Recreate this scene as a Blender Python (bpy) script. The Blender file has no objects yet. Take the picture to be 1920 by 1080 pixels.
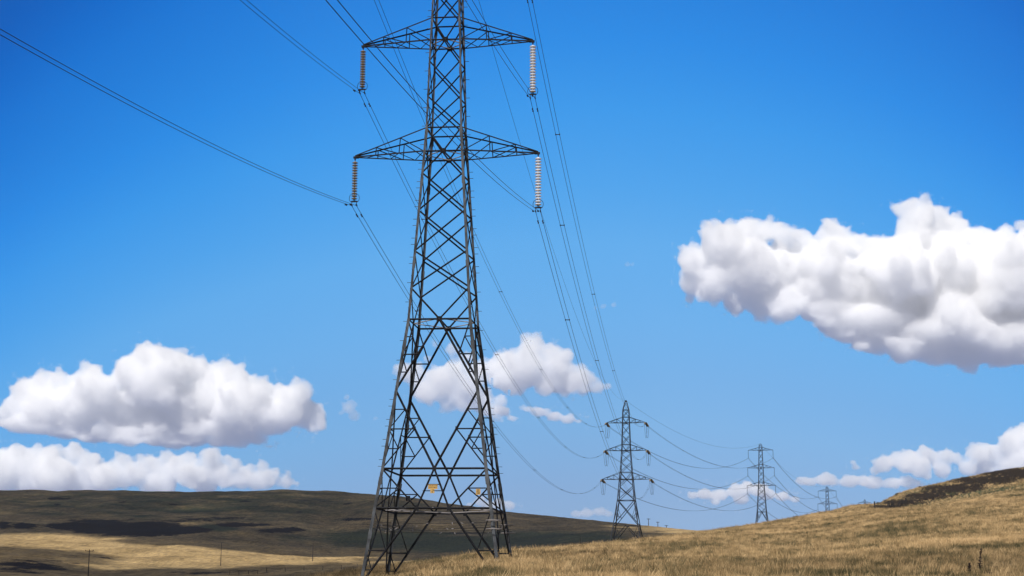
import bpy, bmesh, math, random
import numpy as np
from mathutils import Vector, Matrix, noise

# ------------------------------------------------------------------ camera
F, PITCH, ROLL = 3076.7, math.radians(10.409), math.radians(0.302)   # focal length in photo pixels (1920 wide)
sc = bpy.context.scene
cam_d = bpy.data.cameras.new("camera")
cam_d.sensor_width = 36.0
cam_d.lens = F * 36.0 / 1920.0
cam_d.clip_start = 0.5
cam_d.clip_end = 60000.0
cam = bpy.data.objects.new("camera", cam_d)
sc.collection.objects.link(cam)
cam.matrix_world = Matrix.Rotation(math.pi / 2 + PITCH, 4, 'X') @ Matrix.Rotation(ROLL, 4, 'Z')
sc.camera = cam

# ------------------------------------------------------------------ sky, sun, exposure
SUN_EL, SUN_AZ = math.radians(46.0), math.radians(-160.0)   # azimuth from +Y, clockwise: behind the camera, to the left
world = bpy.data.worlds.new("World")
sc.world = world
world.use_nodes = True
wn, wl = world.node_tree.nodes, world.node_tree.links
wn.clear()
w_out = wn.new('ShaderNodeOutputWorld')
w_bg = wn.new('ShaderNodeBackground')
sky = wn.new('ShaderNodeTexSky')
sky.sky_type = 'NISHITA'
sky.sun_disc = False
sky.sun_elevation = SUN_EL
sky.sun_rotation = SUN_AZ
sky.altitude = 300
sky.air_density = 1.0
sky.dust_density = 0.1
sky.ozone_density = 3.0
w_co = wn.new('ShaderNodeTexCoord')
w_map = wn.new('ShaderNodeMapping')
w_map.inputs['Scale'].default_value = (1, 1, 1.2)
w_map.inputs['Location'].default_value = (0, 0, 0.04)
w_sep = wn.new('ShaderNodeSeparateColor')
w_xyz = wn.new('ShaderNodeSeparateXYZ')
wl.new(w_co.outputs['Generated'], w_map.inputs['Vector'])
wl.new(w_co.outputs['Generated'], w_xyz.inputs['Vector'])
wl.new(w_map.outputs['Vector'], sky.inputs['Vector'])
wl.new(sky.outputs['Color'], w_sep.inputs['Color'])
def w_math(op, a, b, clamp=False):
    m = wn.new('ShaderNodeMath'); m.operation = op; m.use_clamp = clamp
    for i, v in enumerate((a, b)):
        if isinstance(v, (int, float)): m.inputs[i].default_value = v
        else: wl.new(v, m.inputs[i])
    return m.outputs[0]
# sky darkened to both sides: lens vignetting, with some polarising, put into its colour
side = w_math('POWER', w_math('ABSOLUTE', w_math('SUBTRACT', w_xyz.outputs['X'], 0.015), 0.0), 2.0)
dark = w_math('SUBTRACT', 1.0, w_math('MULTIPLY', w_math('MINIMUM', side, 0.12), 3.2))
val = w_math('MULTIPLY', w_math('MULTIPLY', w_sep.outputs['Green'], dark), 0.125, True)
SKYC = [(0.60, (80, 98, 126)), (0.95, (60, 92, 135)), (1.2, (17, 88, 174)), (1.36, (18, 97, 190)), (1.48, (20, 108, 203)), (1.60, (27, 119, 213)), (1.77, (35, 129, 221)), (1.97, (43, 140, 230)), (2.25, (60, 154, 236)),
        (2.64, (80, 165, 238)), (3.01, (98, 174, 239)), (3.67, (110, 178, 238)), (4.3, (118, 178, 234)), (5.0, (127, 181, 232)), (6.3, (137, 177, 223)), (7.5, (143, 178, 219))]
def lin(c): return tuple((v / 255 / 12.92) if v / 255 <= 0.04045 else ((v / 255 + 0.055) / 1.055) ** 2.4 for v in c)
w_ramp = wn.new('ShaderNodeValToRGB')
for i, (p, c) in enumerate(SKYC):
    e = w_ramp.color_ramp.elements[0] if i == 0 else (w_ramp.color_ramp.elements[-1] if i == len(SKYC) - 1 else w_ramp.color_ramp.elements.new(p / 8.0))
    e.position = p / 8.0
    e.color = (*[v / 0.14 / 8.0 for v in lin(c)], 1)
w_scale = wn.new('ShaderNodeVectorMath'); w_scale.operation = 'SCALE'; w_scale.inputs['Scale'].default_value = 8.0
wl.new(val, w_ramp.inputs['Fac'])
wl.new(w_ramp.outputs['Color'], w_scale.inputs[0])
# neutral grey added overhead and behind the viewer to temper the blue ambient light
fill_up = w_math('DIVIDE', w_math('SUBTRACT', w_xyz.outputs['Z'], 0.42), 0.25, True)
fill_back = w_math('DIVIDE', w_math('SUBTRACT', 0.72, w_xyz.outputs['Y']), 0.4, True)
sky_fill = w_math('MAXIMUM', fill_up, fill_back)
w_mix = wn.new('ShaderNodeMix'); w_mix.data_type = 'RGBA'
w_mix.inputs['B'].default_value = (0.135 / 0.14, 0.155 / 0.14, 0.215 / 0.14, 1)
wl.new(sky_fill, w_mix.inputs['Factor']); wl.new(w_scale.outputs[0], w_mix.inputs['A'])
# below the horizon: lavender glow added to light the undersides of the clouds
w_low = wn.new('ShaderNodeMix'); w_low.data_type = 'RGBA'
w_low.inputs['B'].default_value = (0.25 / 0.14, 0.295 / 0.14, 0.47 / 0.14, 1)
wl.new(w_math('DIVIDE', w_math('SUBTRACT', -0.01, w_xyz.outputs['Z']), 0.03, True), w_low.inputs['Factor'])
wl.new(w_mix.outputs['Result'], w_low.inputs['A'])
wl.new(w_low.outputs['Result'], w_bg.inputs['Color'])
w_bg.inputs['Strength'].default_value = 0.14
wl.new(w_bg.outputs['Background'], w_out.inputs['Surface'])

sun_d = bpy.data.lights.new("sun", 'SUN')
sun_d.energy = 4.6
sun_d.angle = math.radians(0.53)
sun_d.color = (1.0, 0.965, 0.92)
sun = bpy.data.objects.new("sun", sun_d)
sc.collection.objects.link(sun)
SUN_DIR = Vector((math.sin(SUN_AZ) * math.cos(SUN_EL), math.cos(SUN_AZ) * math.cos(SUN_EL), math.sin(SUN_EL)))
sun.rotation_euler = SUN_DIR.to_track_quat('Z', 'Y').to_euler()

sc.view_settings.view_transform = 'Standard'
sc.view_settings.look = 'None'
sc.view_settings.exposure = 0.0
sc.view_settings.gamma = 1.0
sc.view_settings.use_curve_mapping = False
sc.cycles.volume_bounces = 32
sc.cycles.max_bounces = 32
sc.cycles.diffuse_bounces = 3
sc.cycles.transparent_max_bounces = 16
sc.cycles.use_denoising = True
sc.cycles.denoiser = 'OPENIMAGEDENOISE'

# ------------------------------------------------------------------ helpers
COL = sc.collection

def ray(px, py):
    """world direction (with y = 1) through a photo pixel"""
    a, b = px - 960.0, py - 540.0
    cr, sr = math.cos(ROLL), math.sin(ROLL)
    x, y = cr * a + sr * b, -sr * a + cr * b
    c, s = math.cos(PITCH), math.sin(PITCH)
    X, Z, D = x / F, -y / F, 1.0
    wy, wz = D * c - Z * s, D * s + Z * c
    return X / wy, wz / wy

def at(px, py, Y):
    x, z = ray(px, py)
    return Vector((x * Y, Y, z * Y))

def tag(o, label=None, cat=None, group=None, kind=None):
    if label: o['label'] = label
    if cat: o['category'] = cat
    if group: o['group'] = group
    if kind: o['kind'] = kind
    return o

def empty(name, loc=(0, 0, 0), rz=0.0):
    o = bpy.data.objects.new(name, None)
    o.empty_display_size = 0.5
    COL.objects.link(o)
    o.location = loc
    o.rotation_euler = (0, 0, rz)
    return o

def obj(name, me, mat=None, parent=None):
    if mat is not None and not me.materials:
        me.materials.append(mat)
    o = bpy.data.objects.new(name, me)
    COL.objects.link(o)
    if parent is not None:
        o.parent = parent
    return o
# ------------------------------------------------------------------ terrain
def mat_new(name):
    m = bpy.data.materials.new(name)
    m.use_nodes = True
    n = m.node_tree.nodes
    return m, n, m.node_tree.links, n['Principled BSDF']

def pchip(xs, ys, xq):
    """monotone cubic through (xs, ys), constant slope outside"""
    xs, ys, xq = np.asarray(xs, float), np.asarray(ys, float), np.asarray(xq, float)
    h = np.diff(xs); d = np.diff(ys) / h
    m = np.zeros_like(xs)
    m[0], m[-1] = d[0], d[-1]
    for i in range(1, len(xs) - 1):
        if d[i - 1] * d[i] > 0:
            w1, w2 = 2 * h[i] + h[i - 1], h[i] + 2 * h[i - 1]
            m[i] = (w1 + w2) / (w1 / d[i - 1] + w2 / d[i])
    i = np.clip(np.searchsorted(xs, xq) - 1, 0, len(xs) - 2)
    t = (xq - xs[i]) / h[i]
    lo, hi = t < 0, t > 1
    tc = np.clip(t, 0, 1)
    r = ((1 + 2 * tc) * (1 - tc) ** 2 * ys[i] + tc * (1 - tc) ** 2 * h[i] * m[i]
         + tc ** 2 * (3 - 2 * tc) * ys[i + 1] + tc ** 2 * (tc - 1) * h[i] * m[i + 1])
    return r

# bearing (photo column) -> (distance, height as seen from the camera)
TABLE = {
    -900: [(110, 1110), (200, 1100), (400, 1085), (650, 1050), (900, 1015), (1500, 905), (2300, 985)],
    0: [(110, 1106), (200, 1104), (400, 1090), (560, 1068), (700, 1040), (900, 1012), (1200, 957), (1500, 921.5), (2300, 985)],
    200: [(110, 1104), (200, 1102), (400, 1094), (560, 1082), (700, 1060), (900, 1018), (1200, 962), (1500, 923), (2300, 985)],
    400: [(110, 1102), (200, 1100), (400, 1088), (560, 1072), (700, 1062), (900, 1028), (1200, 968), (1500, 924), (2300, 985)],
    530: [(110, 1099), (200, 1095), (400, 1086), (560, 1069), (760, 1058), (930, 1032), (1200, 970), (1500, 920.5), (2300, 985)],
    620: [(110, 1096), (160, 1082), (250, 1092), (400, 1083), (560, 1066), (800, 1052), (950, 1035), (1200, 980), (1500, 924), (2300, 985)],
    700: [(106, 1092), (150, 1071), (250, 1083), (450, 1070), (600, 1060), (800, 1050), (950, 1038), (1480, 930), (2300, 985)],
    830: [(70, 1110), (106, 1074), (165, 1057), (260, 1075), (450, 1062), (700, 1049), (950, 1032), (1450, 944), (2300, 990)],
    950: [(75, 1100), (105, 1056), (120, 1048), (170, 1040), (260, 1055), (450, 1050), (700, 1038), (1000, 1020), (1400, 960.5), (2300, 990)],
    1140: [(85, 1085), (130, 1050), (200, 1023), (300, 1034), (455, 1024), (700, 1020), (900, 1010), (1350, 979), (2200, 1000)],
    1200: [(85, 1085), (130, 1050), (215, 1016.5), (300, 1026), (455, 1017), (700, 1012), (900, 1006), (1330, 985), (2200, 1005)],
    1260: [(85, 1084), (130, 1048), (235, 1010), (320, 1017), (455, 1012), (700, 1009), (900, 1004), (1300, 991), (2200, 1008)],
    1330: [(85, 1084), (130, 1045), (260, 1000.5), (455, 1009), (800, 1004), (1250, 998), (1800, 1012)],
    1450: [(82, 1084), (130, 1040), (200, 1010), (300, 983), (500, 995), (762, 1000), (1250, 1006), (2000, 1015)],
    1552: [(80, 1084), (200, 1000), (350, 962), (600, 988), (762, 998), (1060, 1033), (1500, 1024), (2000, 1020)],
    1621: [(80, 1084), (200, 985), (300, 962), (400, 947.5), (600, 985), (1060, 1030), (1474, 1023), (2000, 1020)],
    1700: [(80, 1082), (200, 975), (260, 959), (310, 961), (410, 940), (480, 924), (700, 965), (1474, 1020), (2000, 1020)],
    1780: [(80, 1082), (180, 978), (245, 954), (300, 956), (390, 926), (455, 906), (700, 950), (1474, 1010), (2000, 1020)],
    1920: [(80, 1080), (180, 968), (225, 945), (285, 945), (375, 893), (440, 880), (700, 930), (1474, 1000), (2000, 1020)],
    2600: [(80, 1060), (200, 905), (280, 900), (370, 850), (440, 838), (700, 900), (1474, 980), (2000, 1000)],
}
YS = np.concatenate([[0.0], np.geomspace(8, 3000, 260)])
cols = sorted(TABLE)
tab = []
for c in cols:
    ks = [(0.0, -1.7)] + [(Y, ray(c, py)[1] * Y) for Y, py in TABLE[c]]
    ks.append((3200, ks[-1][1] - 10))
    tab.append(pchip([k[0] for k in ks], [k[1] for k in ks], YS))
tab = np.array(tab)
PXG = np.arange(-1600, 3301, 10.0)
TZ = np.array([pchip(cols, tab[:, j], np.clip(PXG, cols[0], cols[-1])) for j in range(len(YS))]).T   # [px, Y]
ker = np.array([1, 2, 3, 2, 1]) / 9.0
TZ = np.array([np.convolve(np.pad(TZ[:, j], 2, mode='edge'), ker, 'valid') for j in range(TZ.shape[1])]).T
C_H, S_H = math.cos(PITCH), math.sin(PITCH)
DPX = ray(961, 1105)[0] - ray(960, 1105)[0]
X0 = ray(960, 1105)[0]

_rs = np.random.RandomState(4)
_WV = [(_rs.uniform(0, 2 * math.pi), _rs.uniform(0, 6.28)) for _ in range(40)]
def ripple(X, Y):
    z = np.zeros_like(X)
    for i, (a, p) in enumerate(_WV):
        wl = 6.0 * 1.13 ** i
        kx, ky = math.cos(a) * 6.283 / wl, math.sin(a) * 6.283 / wl
        z += np.sin(X * kx + Y * ky + p) * 0.0016 * wl / (1 + (wl / 90.0) ** 2)
    return z

def ground_z(X, Y, rip=True):
    X, Y = np.atleast_1d(np.asarray(X, float)), np.atleast_1d(np.asarray(Y, float))
    Yc = np.clip(Y, 0.0, 2999)
    px = 960 + (X / np.maximum(Yc, 12.0) - X0) / DPX
    fi = np.clip((px - PXG[0]) / 10.0, 0, len(PXG) - 1.001)
    fj = np.interp(Yc, YS, np.arange(len(YS)))
    i, j = fi.astype(int), np.minimum(fj.astype(int), len(YS) - 2)
    a, b = fi - i, fj - j
    z = (TZ[i, j] * (1 - a) * (1 - b) + TZ[i + 1, j] * a * (1 - b) + TZ[i, j + 1] * (1 - a) * b + TZ[i + 1, j + 1] * a * b)
    if rip:
        z = z + ripple(X, Y) * np.clip(Y / 300.0, 0.12, 2.5)
    return z

def gz(x, y):
    return float(ground_z(x, y)[0])

def hit(px, py, y0=40.0, y1=2500.0):
    """where the sight line through a photo pixel meets the ground"""
    a, b = ray(px, py)
    Y = np.geomspace(y0, y1, 3000)
    d = b * Y - ground_z(a * Y, Y)
    k = np.where(d < 0)[0]
    if len(k) == 0:
        return None
    y = float(Y[k[0]])
    return Vector((a * y, y, gz(a * y, y)))

def project(X, Y, Z):
    d = Y * C_H + Z * S_H; u = Z * C_H - Y * S_H
    px, py = F * X / d, -F * u / d
    cr, sr = math.cos(ROLL), math.sin(ROLL)
    return 960 + cr * px - sr * py, 540 + sr * px + cr * py

def mat_ground(name, near):
    m, n, l, b = mat_new(name)
    b.inputs['Roughness'].default_value = 1.0
    b.inputs['Specular IOR Level'].default_value = 0.05
    co = n.new('ShaderNodeTexCoord')
    def noise_(scale, detail=6, rough=0.6, sx=1, sy=1):
        mp = n.new('ShaderNodeMapping'); mp.inputs['Scale'].default_value = (sx, sy, 1)
        t = n.new('ShaderNodeTexNoise'); t.inputs['Scale'].default_value = scale
        t.inputs['Detail'].default_value = detail; t.inputs['Roughness'].default_value = rough
        l.new(co.outputs['Object'], mp.inputs[0]); l.new(mp.outputs[0], t.inputs['Vector'])
        return t.outputs['Fac']
    def ramp(fac, stops):
        r = n.new('ShaderNodeValToRGB')
        for i, (p, c) in enumerate(stops):
            e = r.color_ramp.elements[0] if i == 0 else (r.color_ramp.elements[-1] if i == len(stops) - 1 else r.color_ramp.elements.new(p))
            e.position = p; e.color = (*c, 1)
        l.new(fac, r.inputs['Fac'])
        return r.outputs['Color']
    def mix(fac, a, c):
        x = n.new('ShaderNodeMix'); x.data_type = 'RGBA'
        if isinstance(fac, float): x.inputs['Factor'].default_value = fac
        else: l.new(fac, x.inputs['Factor'])
        for sock, v in ((x.inputs['A'], a), (x.inputs['B'], c)):
            if isinstance(v, tuple): sock.default_value = (*v, 1)
            else: l.new(v, sock)
        return x.outputs['Result']
    def attr_mask(attr, nz, amp, lo, hi):
        a = n.new('ShaderNodeAttribute'); a.attribute_name = attr
        s = n.new('ShaderNodeMath'); s.operation = 'MULTIPLY_ADD'
        l.new(nz, s.inputs[0]); s.inputs[1].default_value = amp; l.new(a.outputs['Fac'], s.inputs[2])
        r = n.new('ShaderNodeMapRange'); r.inputs['From Min'].default_value = lo + amp / 2; r.inputs['From Max'].default_value = hi + amp / 2
        l.new(s.outputs[0], r.inputs['Value'])
        return r.outputs[0]
    if near:
        c = ramp(noise_(0.10, 8, 0.65), [(0.32, (0.10, 0.08, 0.036)), (0.47, (0.21, 0.15, 0.072)), (0.62, (0.33, 0.225, 0.11))])
        c2 = ramp(noise_(1.6, 5, 0.7), [(0.35, (0.09, 0.075, 0.04)), (0.6, (0.25, 0.185, 0.095))])
        c = mix(0.5, c, c2)
    else:
        c = ramp(noise_(0.022, 10, 0.68, 1, 0.7), [(0.28, (0.17, 0.125, 0.06)), (0.5, (0.31, 0.225, 0.11)), (0.72, (0.43, 0.32, 0.16))])
        spk = ramp(noise_(0.16, 6, 0.75), [(0.40, (0.45, 0.45, 0.45)), (0.56, (1, 1, 1))])
        x = n.new('ShaderNodeMix'); x.data_type = 'RGBA'; x.blend_type = 'MULTIPLY'; x.inputs['Factor'].default_value = 0.8
        l.new(c, x.inputs['A']); l.new(spk, x.inputs['B']); c = x.outputs['Result']
    if not near:
        sunlit_straw = ramp(noise_(0.05, 12, 0.8, 1, 0.5), [(0.36, (0.18, 0.125, 0.055)), (0.50, (0.38, 0.265, 0.12)), (0.62, (0.50, 0.35, 0.165))])
        c = mix(attr_mask('sunlit_straw', noise_(0.02, 12, 0.8), 2.2, 0.35, 0.75), c, sunlit_straw)
    c = mix(attr_mask('olive', noise_(0.03, 10, 0.75), 2.2, 0.30, 0.75), c, (0.075, 0.082, 0.042))
    if not near:
        grit = ramp(noise_(0.55, 6, 0.8, 1, 0.18), [(0.36, (0.50, 0.50, 0.52)), (0.5, (0.92, 0.92, 0.92)), (0.64, (1.35, 1.32, 1.25))])
        x = n.new('ShaderNodeMix'); x.data_type = 'RGBA'; x.blend_type = 'MULTIPLY'; x.inputs['Factor'].default_value = 0.75
        l.new(c, x.inputs['A']); l.new(grit, x.inputs['B']); c = x.outputs['Result']
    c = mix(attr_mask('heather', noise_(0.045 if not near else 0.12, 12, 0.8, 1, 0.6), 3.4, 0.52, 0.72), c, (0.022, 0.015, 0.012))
    l.new(c, b.inputs['Base Color'])
    bp = n.new('ShaderNodeBump'); bp.inputs['Strength'].default_value = 0.9
    bp.inputs['Distance'].default_value = 0.4 if near else 1.2
    l.new(noise_(0.9 if near else 0.12, 8, 0.7), bp.inputs['Height'])
    l.new(bp.outputs[0], b.inputs['Normal'])
    return m

# vegetation patches: (px, py, half width, half height, weight) on the ground as photographed
HEATHER_AND_SHADE = [(250, 992, 130, 15, 1.4), (180, 985, 95, 12, 1.2), (340, 993, 60, 9, 1.4), (45, 986, 30, 8, 1), (5, 984, 20, 9, 1), (400, 973, 90, 5, .7),
           (530, 994, 55, 6, 1), (450, 984, 70, 5, .8), (110, 935, 26, 3, 1), (106, 946, 14, 3, 1), (320, 946, 18, 2, 1), (670, 973, 45, 4, .9),
           (830, 962, 40, 4, .8), (650, 944, 18, 2, 1), (300, 985, 160, 22, .55), (880, 1000, 60, 4, .8), (230, 941, 14, 2, .8), (540, 950, 20, 2, .8),
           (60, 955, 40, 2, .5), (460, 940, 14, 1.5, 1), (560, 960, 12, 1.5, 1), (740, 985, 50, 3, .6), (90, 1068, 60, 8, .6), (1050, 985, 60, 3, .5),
           (60, 1062, 120, 14, .8), (160, 1045, 60, 7, .5), (60, 1040, 70, 6, .4), (450, 1072, 250, 6, .5), (1915, 889, 70, 8, 1.5), (1850, 902, 60, 6, 1.5), (1790, 917, 55, 6, 1.5), (1740, 931, 45, 5, 1.5), (1700, 943, 40, 4.5, 1.4), (1665, 954, 32, 4, 1.2), (2000, 872, 90, 9, 1.5),  # ellipses on the lower-left field also deepen its cloud shade by colour
           (1860, 1068, 60, 20, .9), (1760, 1078, 50, 10, .6)]
OLIVE = [(405, 990, 45, 9, 1), (720, 1010, 170, 22, .9), (850, 1020, 160, 20, 1), (1000, 1010, 140, 18, 1), (1110, 1010, 80, 16, .9), (600, 1010, 90, 12, .6),
         (350, 945, 520, 40, .62), (1820, 925, 150, 16, .9), (1720, 948, 80, 8, .8), (1900, 922, 60, 14, 1), (1600, 1010, 180, 18, .45), (1750, 1030, 200, 20, .4), (1350, 1050, 200, 20, .3)]

SUNLIT_STRAW = [(200, 1036, 330, 30, 1), (450, 1045, 300, 22, 1), (640, 1046, 160, 12, 1), (1290, 990, 90, 14, .8), (100, 1012, 200, 12, .9)]  # pale grass; sunlight on the valley strip is put into the colour

def patch_field(px, py, L):
    f = np.zeros_like(px)
    for (cx, cy, rx, ry, w) in L:
        f = np.maximum(f, w * np.clip(1.05 - 0.7 * (((px - cx) / rx) ** 2 + ((py - cy) / ry) ** 2), 0, 1))
    return f

def grid_mesh(name, xs, ys, mat):
    XX, YY = np.meshgrid(xs, ys)
    X, Y = XX.ravel(), YY.ravel()
    Z = ground_z(X, Y)
    nx, ny = len(xs), len(ys)
    idx = np.arange(nx * ny).reshape(ny, nx)
    f = np.stack([idx[:-1, :-1], idx[:-1, 1:], idx[1:, 1:], idx[1:, :-1]], -1).reshape(-1, 4)
    me = bpy.data.meshes.new(name)
    me.from_pydata(np.stack([X, Y, Z], 1).tolist(), [], f.tolist())
    me.shade_smooth()
    Yp = np.maximum(Y, 5)
    px, py = project(X, Yp, Z)
    for nm, L in (('heather', HEATHER_AND_SHADE), ('olive', OLIVE), ('sunlit_straw', SUNLIT_STRAW)):
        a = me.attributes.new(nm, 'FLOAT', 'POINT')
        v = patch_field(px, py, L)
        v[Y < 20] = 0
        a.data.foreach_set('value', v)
    return me

Y_SPLIT = 330.0
xs_n = np.concatenate([np.linspace(-260, -70, 50)[:-1], np.linspace(-70, 150, 180)[:-1], np.linspace(150, 330, 50)])
ys_n = np.concatenate([np.linspace(-60, 50, 30)[:-1], np.linspace(50, Y_SPLIT, 200)])
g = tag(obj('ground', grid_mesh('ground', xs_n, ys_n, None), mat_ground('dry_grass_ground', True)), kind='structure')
xs_f = np.concatenate([np.linspace(-1500, -520, 50)[:-1], np.linspace(-520, 560, 330)[:-1], np.linspace(560, 1700, 50)])
ys_f = np.concatenate([np.linspace(Y_SPLIT, 500, 60)[:-1], np.geomspace(500, 1560, 190)[:-1], np.linspace(1560, 3000, 30)])
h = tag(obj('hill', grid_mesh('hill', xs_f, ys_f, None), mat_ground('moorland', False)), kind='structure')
# the near sheet ends before the far one is as wide: fill both sides
for s, (x0, x1) in enumerate(((-1500, -260), (330, 1700))):
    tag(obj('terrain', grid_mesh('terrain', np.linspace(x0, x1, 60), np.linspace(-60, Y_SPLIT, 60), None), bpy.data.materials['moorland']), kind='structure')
# ------------------------------------------------------------------ steel members
def mat_metal(name, col, metallic, rough, var=0.35, scale=3.0):
    m, n, l, b = mat_new(name)
    b.inputs['Metallic'].default_value = metallic
    b.inputs['Roughness'].default_value = rough
    b.inputs['Specular IOR Level'].default_value = 0.5 if rough < 0.5 else 0.25
    co = n.new('ShaderNodeTexCoord')
    t = n.new('ShaderNodeTexNoise'); t.inputs['Scale'].default_value = scale; t.inputs['Detail'].default_value = 5
    l.new(co.outputs['Object'], t.inputs['Vector'])
    r = n.new('ShaderNodeValToRGB')
    r.color_ramp.elements[0].position = 0.3; r.color_ramp.elements[1].position = 0.72
    r.color_ramp.elements[0].color = (*[c * (1 - var) for c in col], 1)
    r.color_ramp.elements[1].color = (*[min(1, c * (1 + var)) for c in col], 1)
    l.new(t.outputs['Fac'], r.inputs['Fac']); l.new(r.outputs['Color'], b.inputs['Base Color'])
    return m

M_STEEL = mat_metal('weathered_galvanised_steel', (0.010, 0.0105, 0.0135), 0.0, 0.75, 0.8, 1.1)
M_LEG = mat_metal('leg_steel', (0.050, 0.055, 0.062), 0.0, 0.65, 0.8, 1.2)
M_BRIGHT = mat_metal('glinting_steel', (0.26, 0.24, 0.235), 0.0, 0.5, 0.2)  # pale tone puts the sun glints of plan bracing and barbs into the colour
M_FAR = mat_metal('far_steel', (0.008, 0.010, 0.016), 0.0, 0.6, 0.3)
M_WIRE = mat_metal('stranded_aluminium', (0.012, 0.012, 0.015), 0.0, 0.6, 0.2)
M_GREY_GLAZE = mat_metal('grey_porcelain', (0.84, 0.85, 0.90), 0.0, 0.25, 0.15, 8)
M_BROWN_GLAZE = mat_metal('brown_porcelain', (0.30, 0.24, 0.15), 0.0, 0.25, 0.3, 8)
M_CONCRETE = mat_metal('concrete', (0.42, 0.40, 0.36), 0.0, 0.9, 0.2, 6)
M_WOOD = mat_metal('creosoted_wood', (0.035, 0.028, 0.024), 0.0, 0.85, 0.3, 4)
M_SIGN = mat_metal('ochre_sign_enamel', (0.52, 0.33, 0.11), 0.0, 0.5, 0.1, 12)
M_BLACK = mat_metal('black_sign_paint', (0.02, 0.02, 0.02), 0.0, 0.6, 0.1)

class MB:
    def __init__(s): s.v = []; s.f = []
    def quad_prism(s, pts_a, pts_b):
        n = len(pts_a); o = len(s.v)
        s.v += [tuple(p) for p in pts_a] + [tuple(p) for p in pts_b]
        for i in range(n):
            j = (i + 1) % n
            s.f.append((o + i, o + j, o + n + j, o + n + i))
        s.f.append(tuple(o + i for i in reversed(range(n)))); s.f.append(tuple(o + n + i for i in range(n)))
    def angle(s, a, b, w, out, t=None):
        """L section from a to b, heel towards OUT"""
        a, b = Vector(a), Vector(b)
        d = (b - a)
        if d.length < 1e-4: return
        d.normalize()
        o = Vector(out); o = o - d * o.dot(d)
        if o.length < 1e-3: o = d.orthogonal()
        o.normalize()
        q = d.cross(o)
        t = t or max(w * 0.13, 0.008)
        e1 = (-o + q).normalized(); e2 = (-o - q).normalized()
        prof = [Vector((0, 0, 0)), e1 * w, e1 * w + e2 * t, e1 * t + e2 * t, e2 * w + e1 * t, e2 * w]
        off = o * (w * 0.35)
        s.quad_prism([a + p + off for p in prof], [b + p + off for p in prof])
    def box(s, a, b, w, h, up=(0, 0, 1)):
        a, b = Vector(a), Vector(b)
        d = (b - a).normalized(); u = Vector(up); u = u - d * u.dot(d)
        if u.length < 1e-3: u = d.orthogonal()
        u.normalize(); q = d.cross(u)
        P = [u * h / 2 + q * w / 2, u * h / 2 - q * w / 2, -u * h / 2 - q * w / 2, -u * h / 2 + q * w / 2]
        s.quad_prism([a + p for p in P], [b + p for p in P])
    def tube(s, pts, r, n=6, closed=False):
        pts = [Vector(p) for p in pts]; rings = []
        m = len(pts)
        prev = None
        for i, p in enumerate(pts):
            if closed: d = (pts[(i + 1) % m] - pts[i - 1])
            else: d = pts[min(i + 1, m - 1)] - pts[max(i - 1, 0)]
            d.normalize()
            u = prev if prev is not None else (Vector((0, 0, 1)) if abs(d.z) < 0.9 else Vector((1, 0, 0)))
            u = (u - d * u.dot(d)).normalized(); prev = u
            q = d.cross(u); o = len(s.v)
            s.v += [tuple(p + (u * math.cos(k * 2 * math.pi / n) + q * math.sin(k * 2 * math.pi / n)) * r) for k in range(n)]
            rings.append(o)
        R = list(zip(rings, rings[1:])) + ([(rings[-1], rings[0])] if closed else [])
        for a, b in R:
            for k in range(n):
                j = (k + 1) % n
                s.f.append((a + k, a + j, b + j, b + k))
        if not closed:
            s.f.append(tuple(rings[0] + k for k in reversed(range(n)))); s.f.append(tuple(rings[-1] + k for k in range(n)))
    def lathe(s, prof, top, axis, n=14):
        """prof: (distance along axis, radius)"""
        d = Vector(axis).normalized(); u = d.orthogonal().normalized(); q = d.cross(u); top = Vector(top)
        rings = []
        for z, r in prof:
            rings.append(len(s.v))
            s.v += [tuple(top + d * z + (u * math.cos(k * 2 * math.pi / n) + q * math.sin(k * 2 * math.pi / n)) * r) for k in range(n)]
        for a, b in zip(rings, rings[1:]):
            for k in range(n):
                j = (k + 1) % n
                s.f.append((a + k, a + j, b + j, b + k))
        s.f.append(tuple(rings[0] + k for k in reversed(range(n)))); s.f.append(tuple(rings[-1] + k for k in range(n)))
    def build(s, name, mat, parent=None, smooth=False):
        me = bpy.data.meshes.new(name)
        me.from_pydata(s.v, [], s.f)
        bm = bmesh.new(); bm.from_mesh(me); bmesh.ops.recalc_face_normals(bm, faces=bm.faces); bm.to_mesh(me); bm.free()
        if smooth: me.shade_smooth()
        return obj(name, me, mat, parent)

# ------------------------------------------------------------------ lattice pylon
ARM_SUS = (('bottom', 29.97, 31.70, 6.5), ('middle', 38.16, 39.82, 6.1), ('top', 46.35, 47.75, 5.7))
ARM_TEN = (('bottom', 29.97, 31.9, 6.75), ('middle', 37.9, 39.6, 5.85), ('top', 45.6, 47.2, 5.45))

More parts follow.
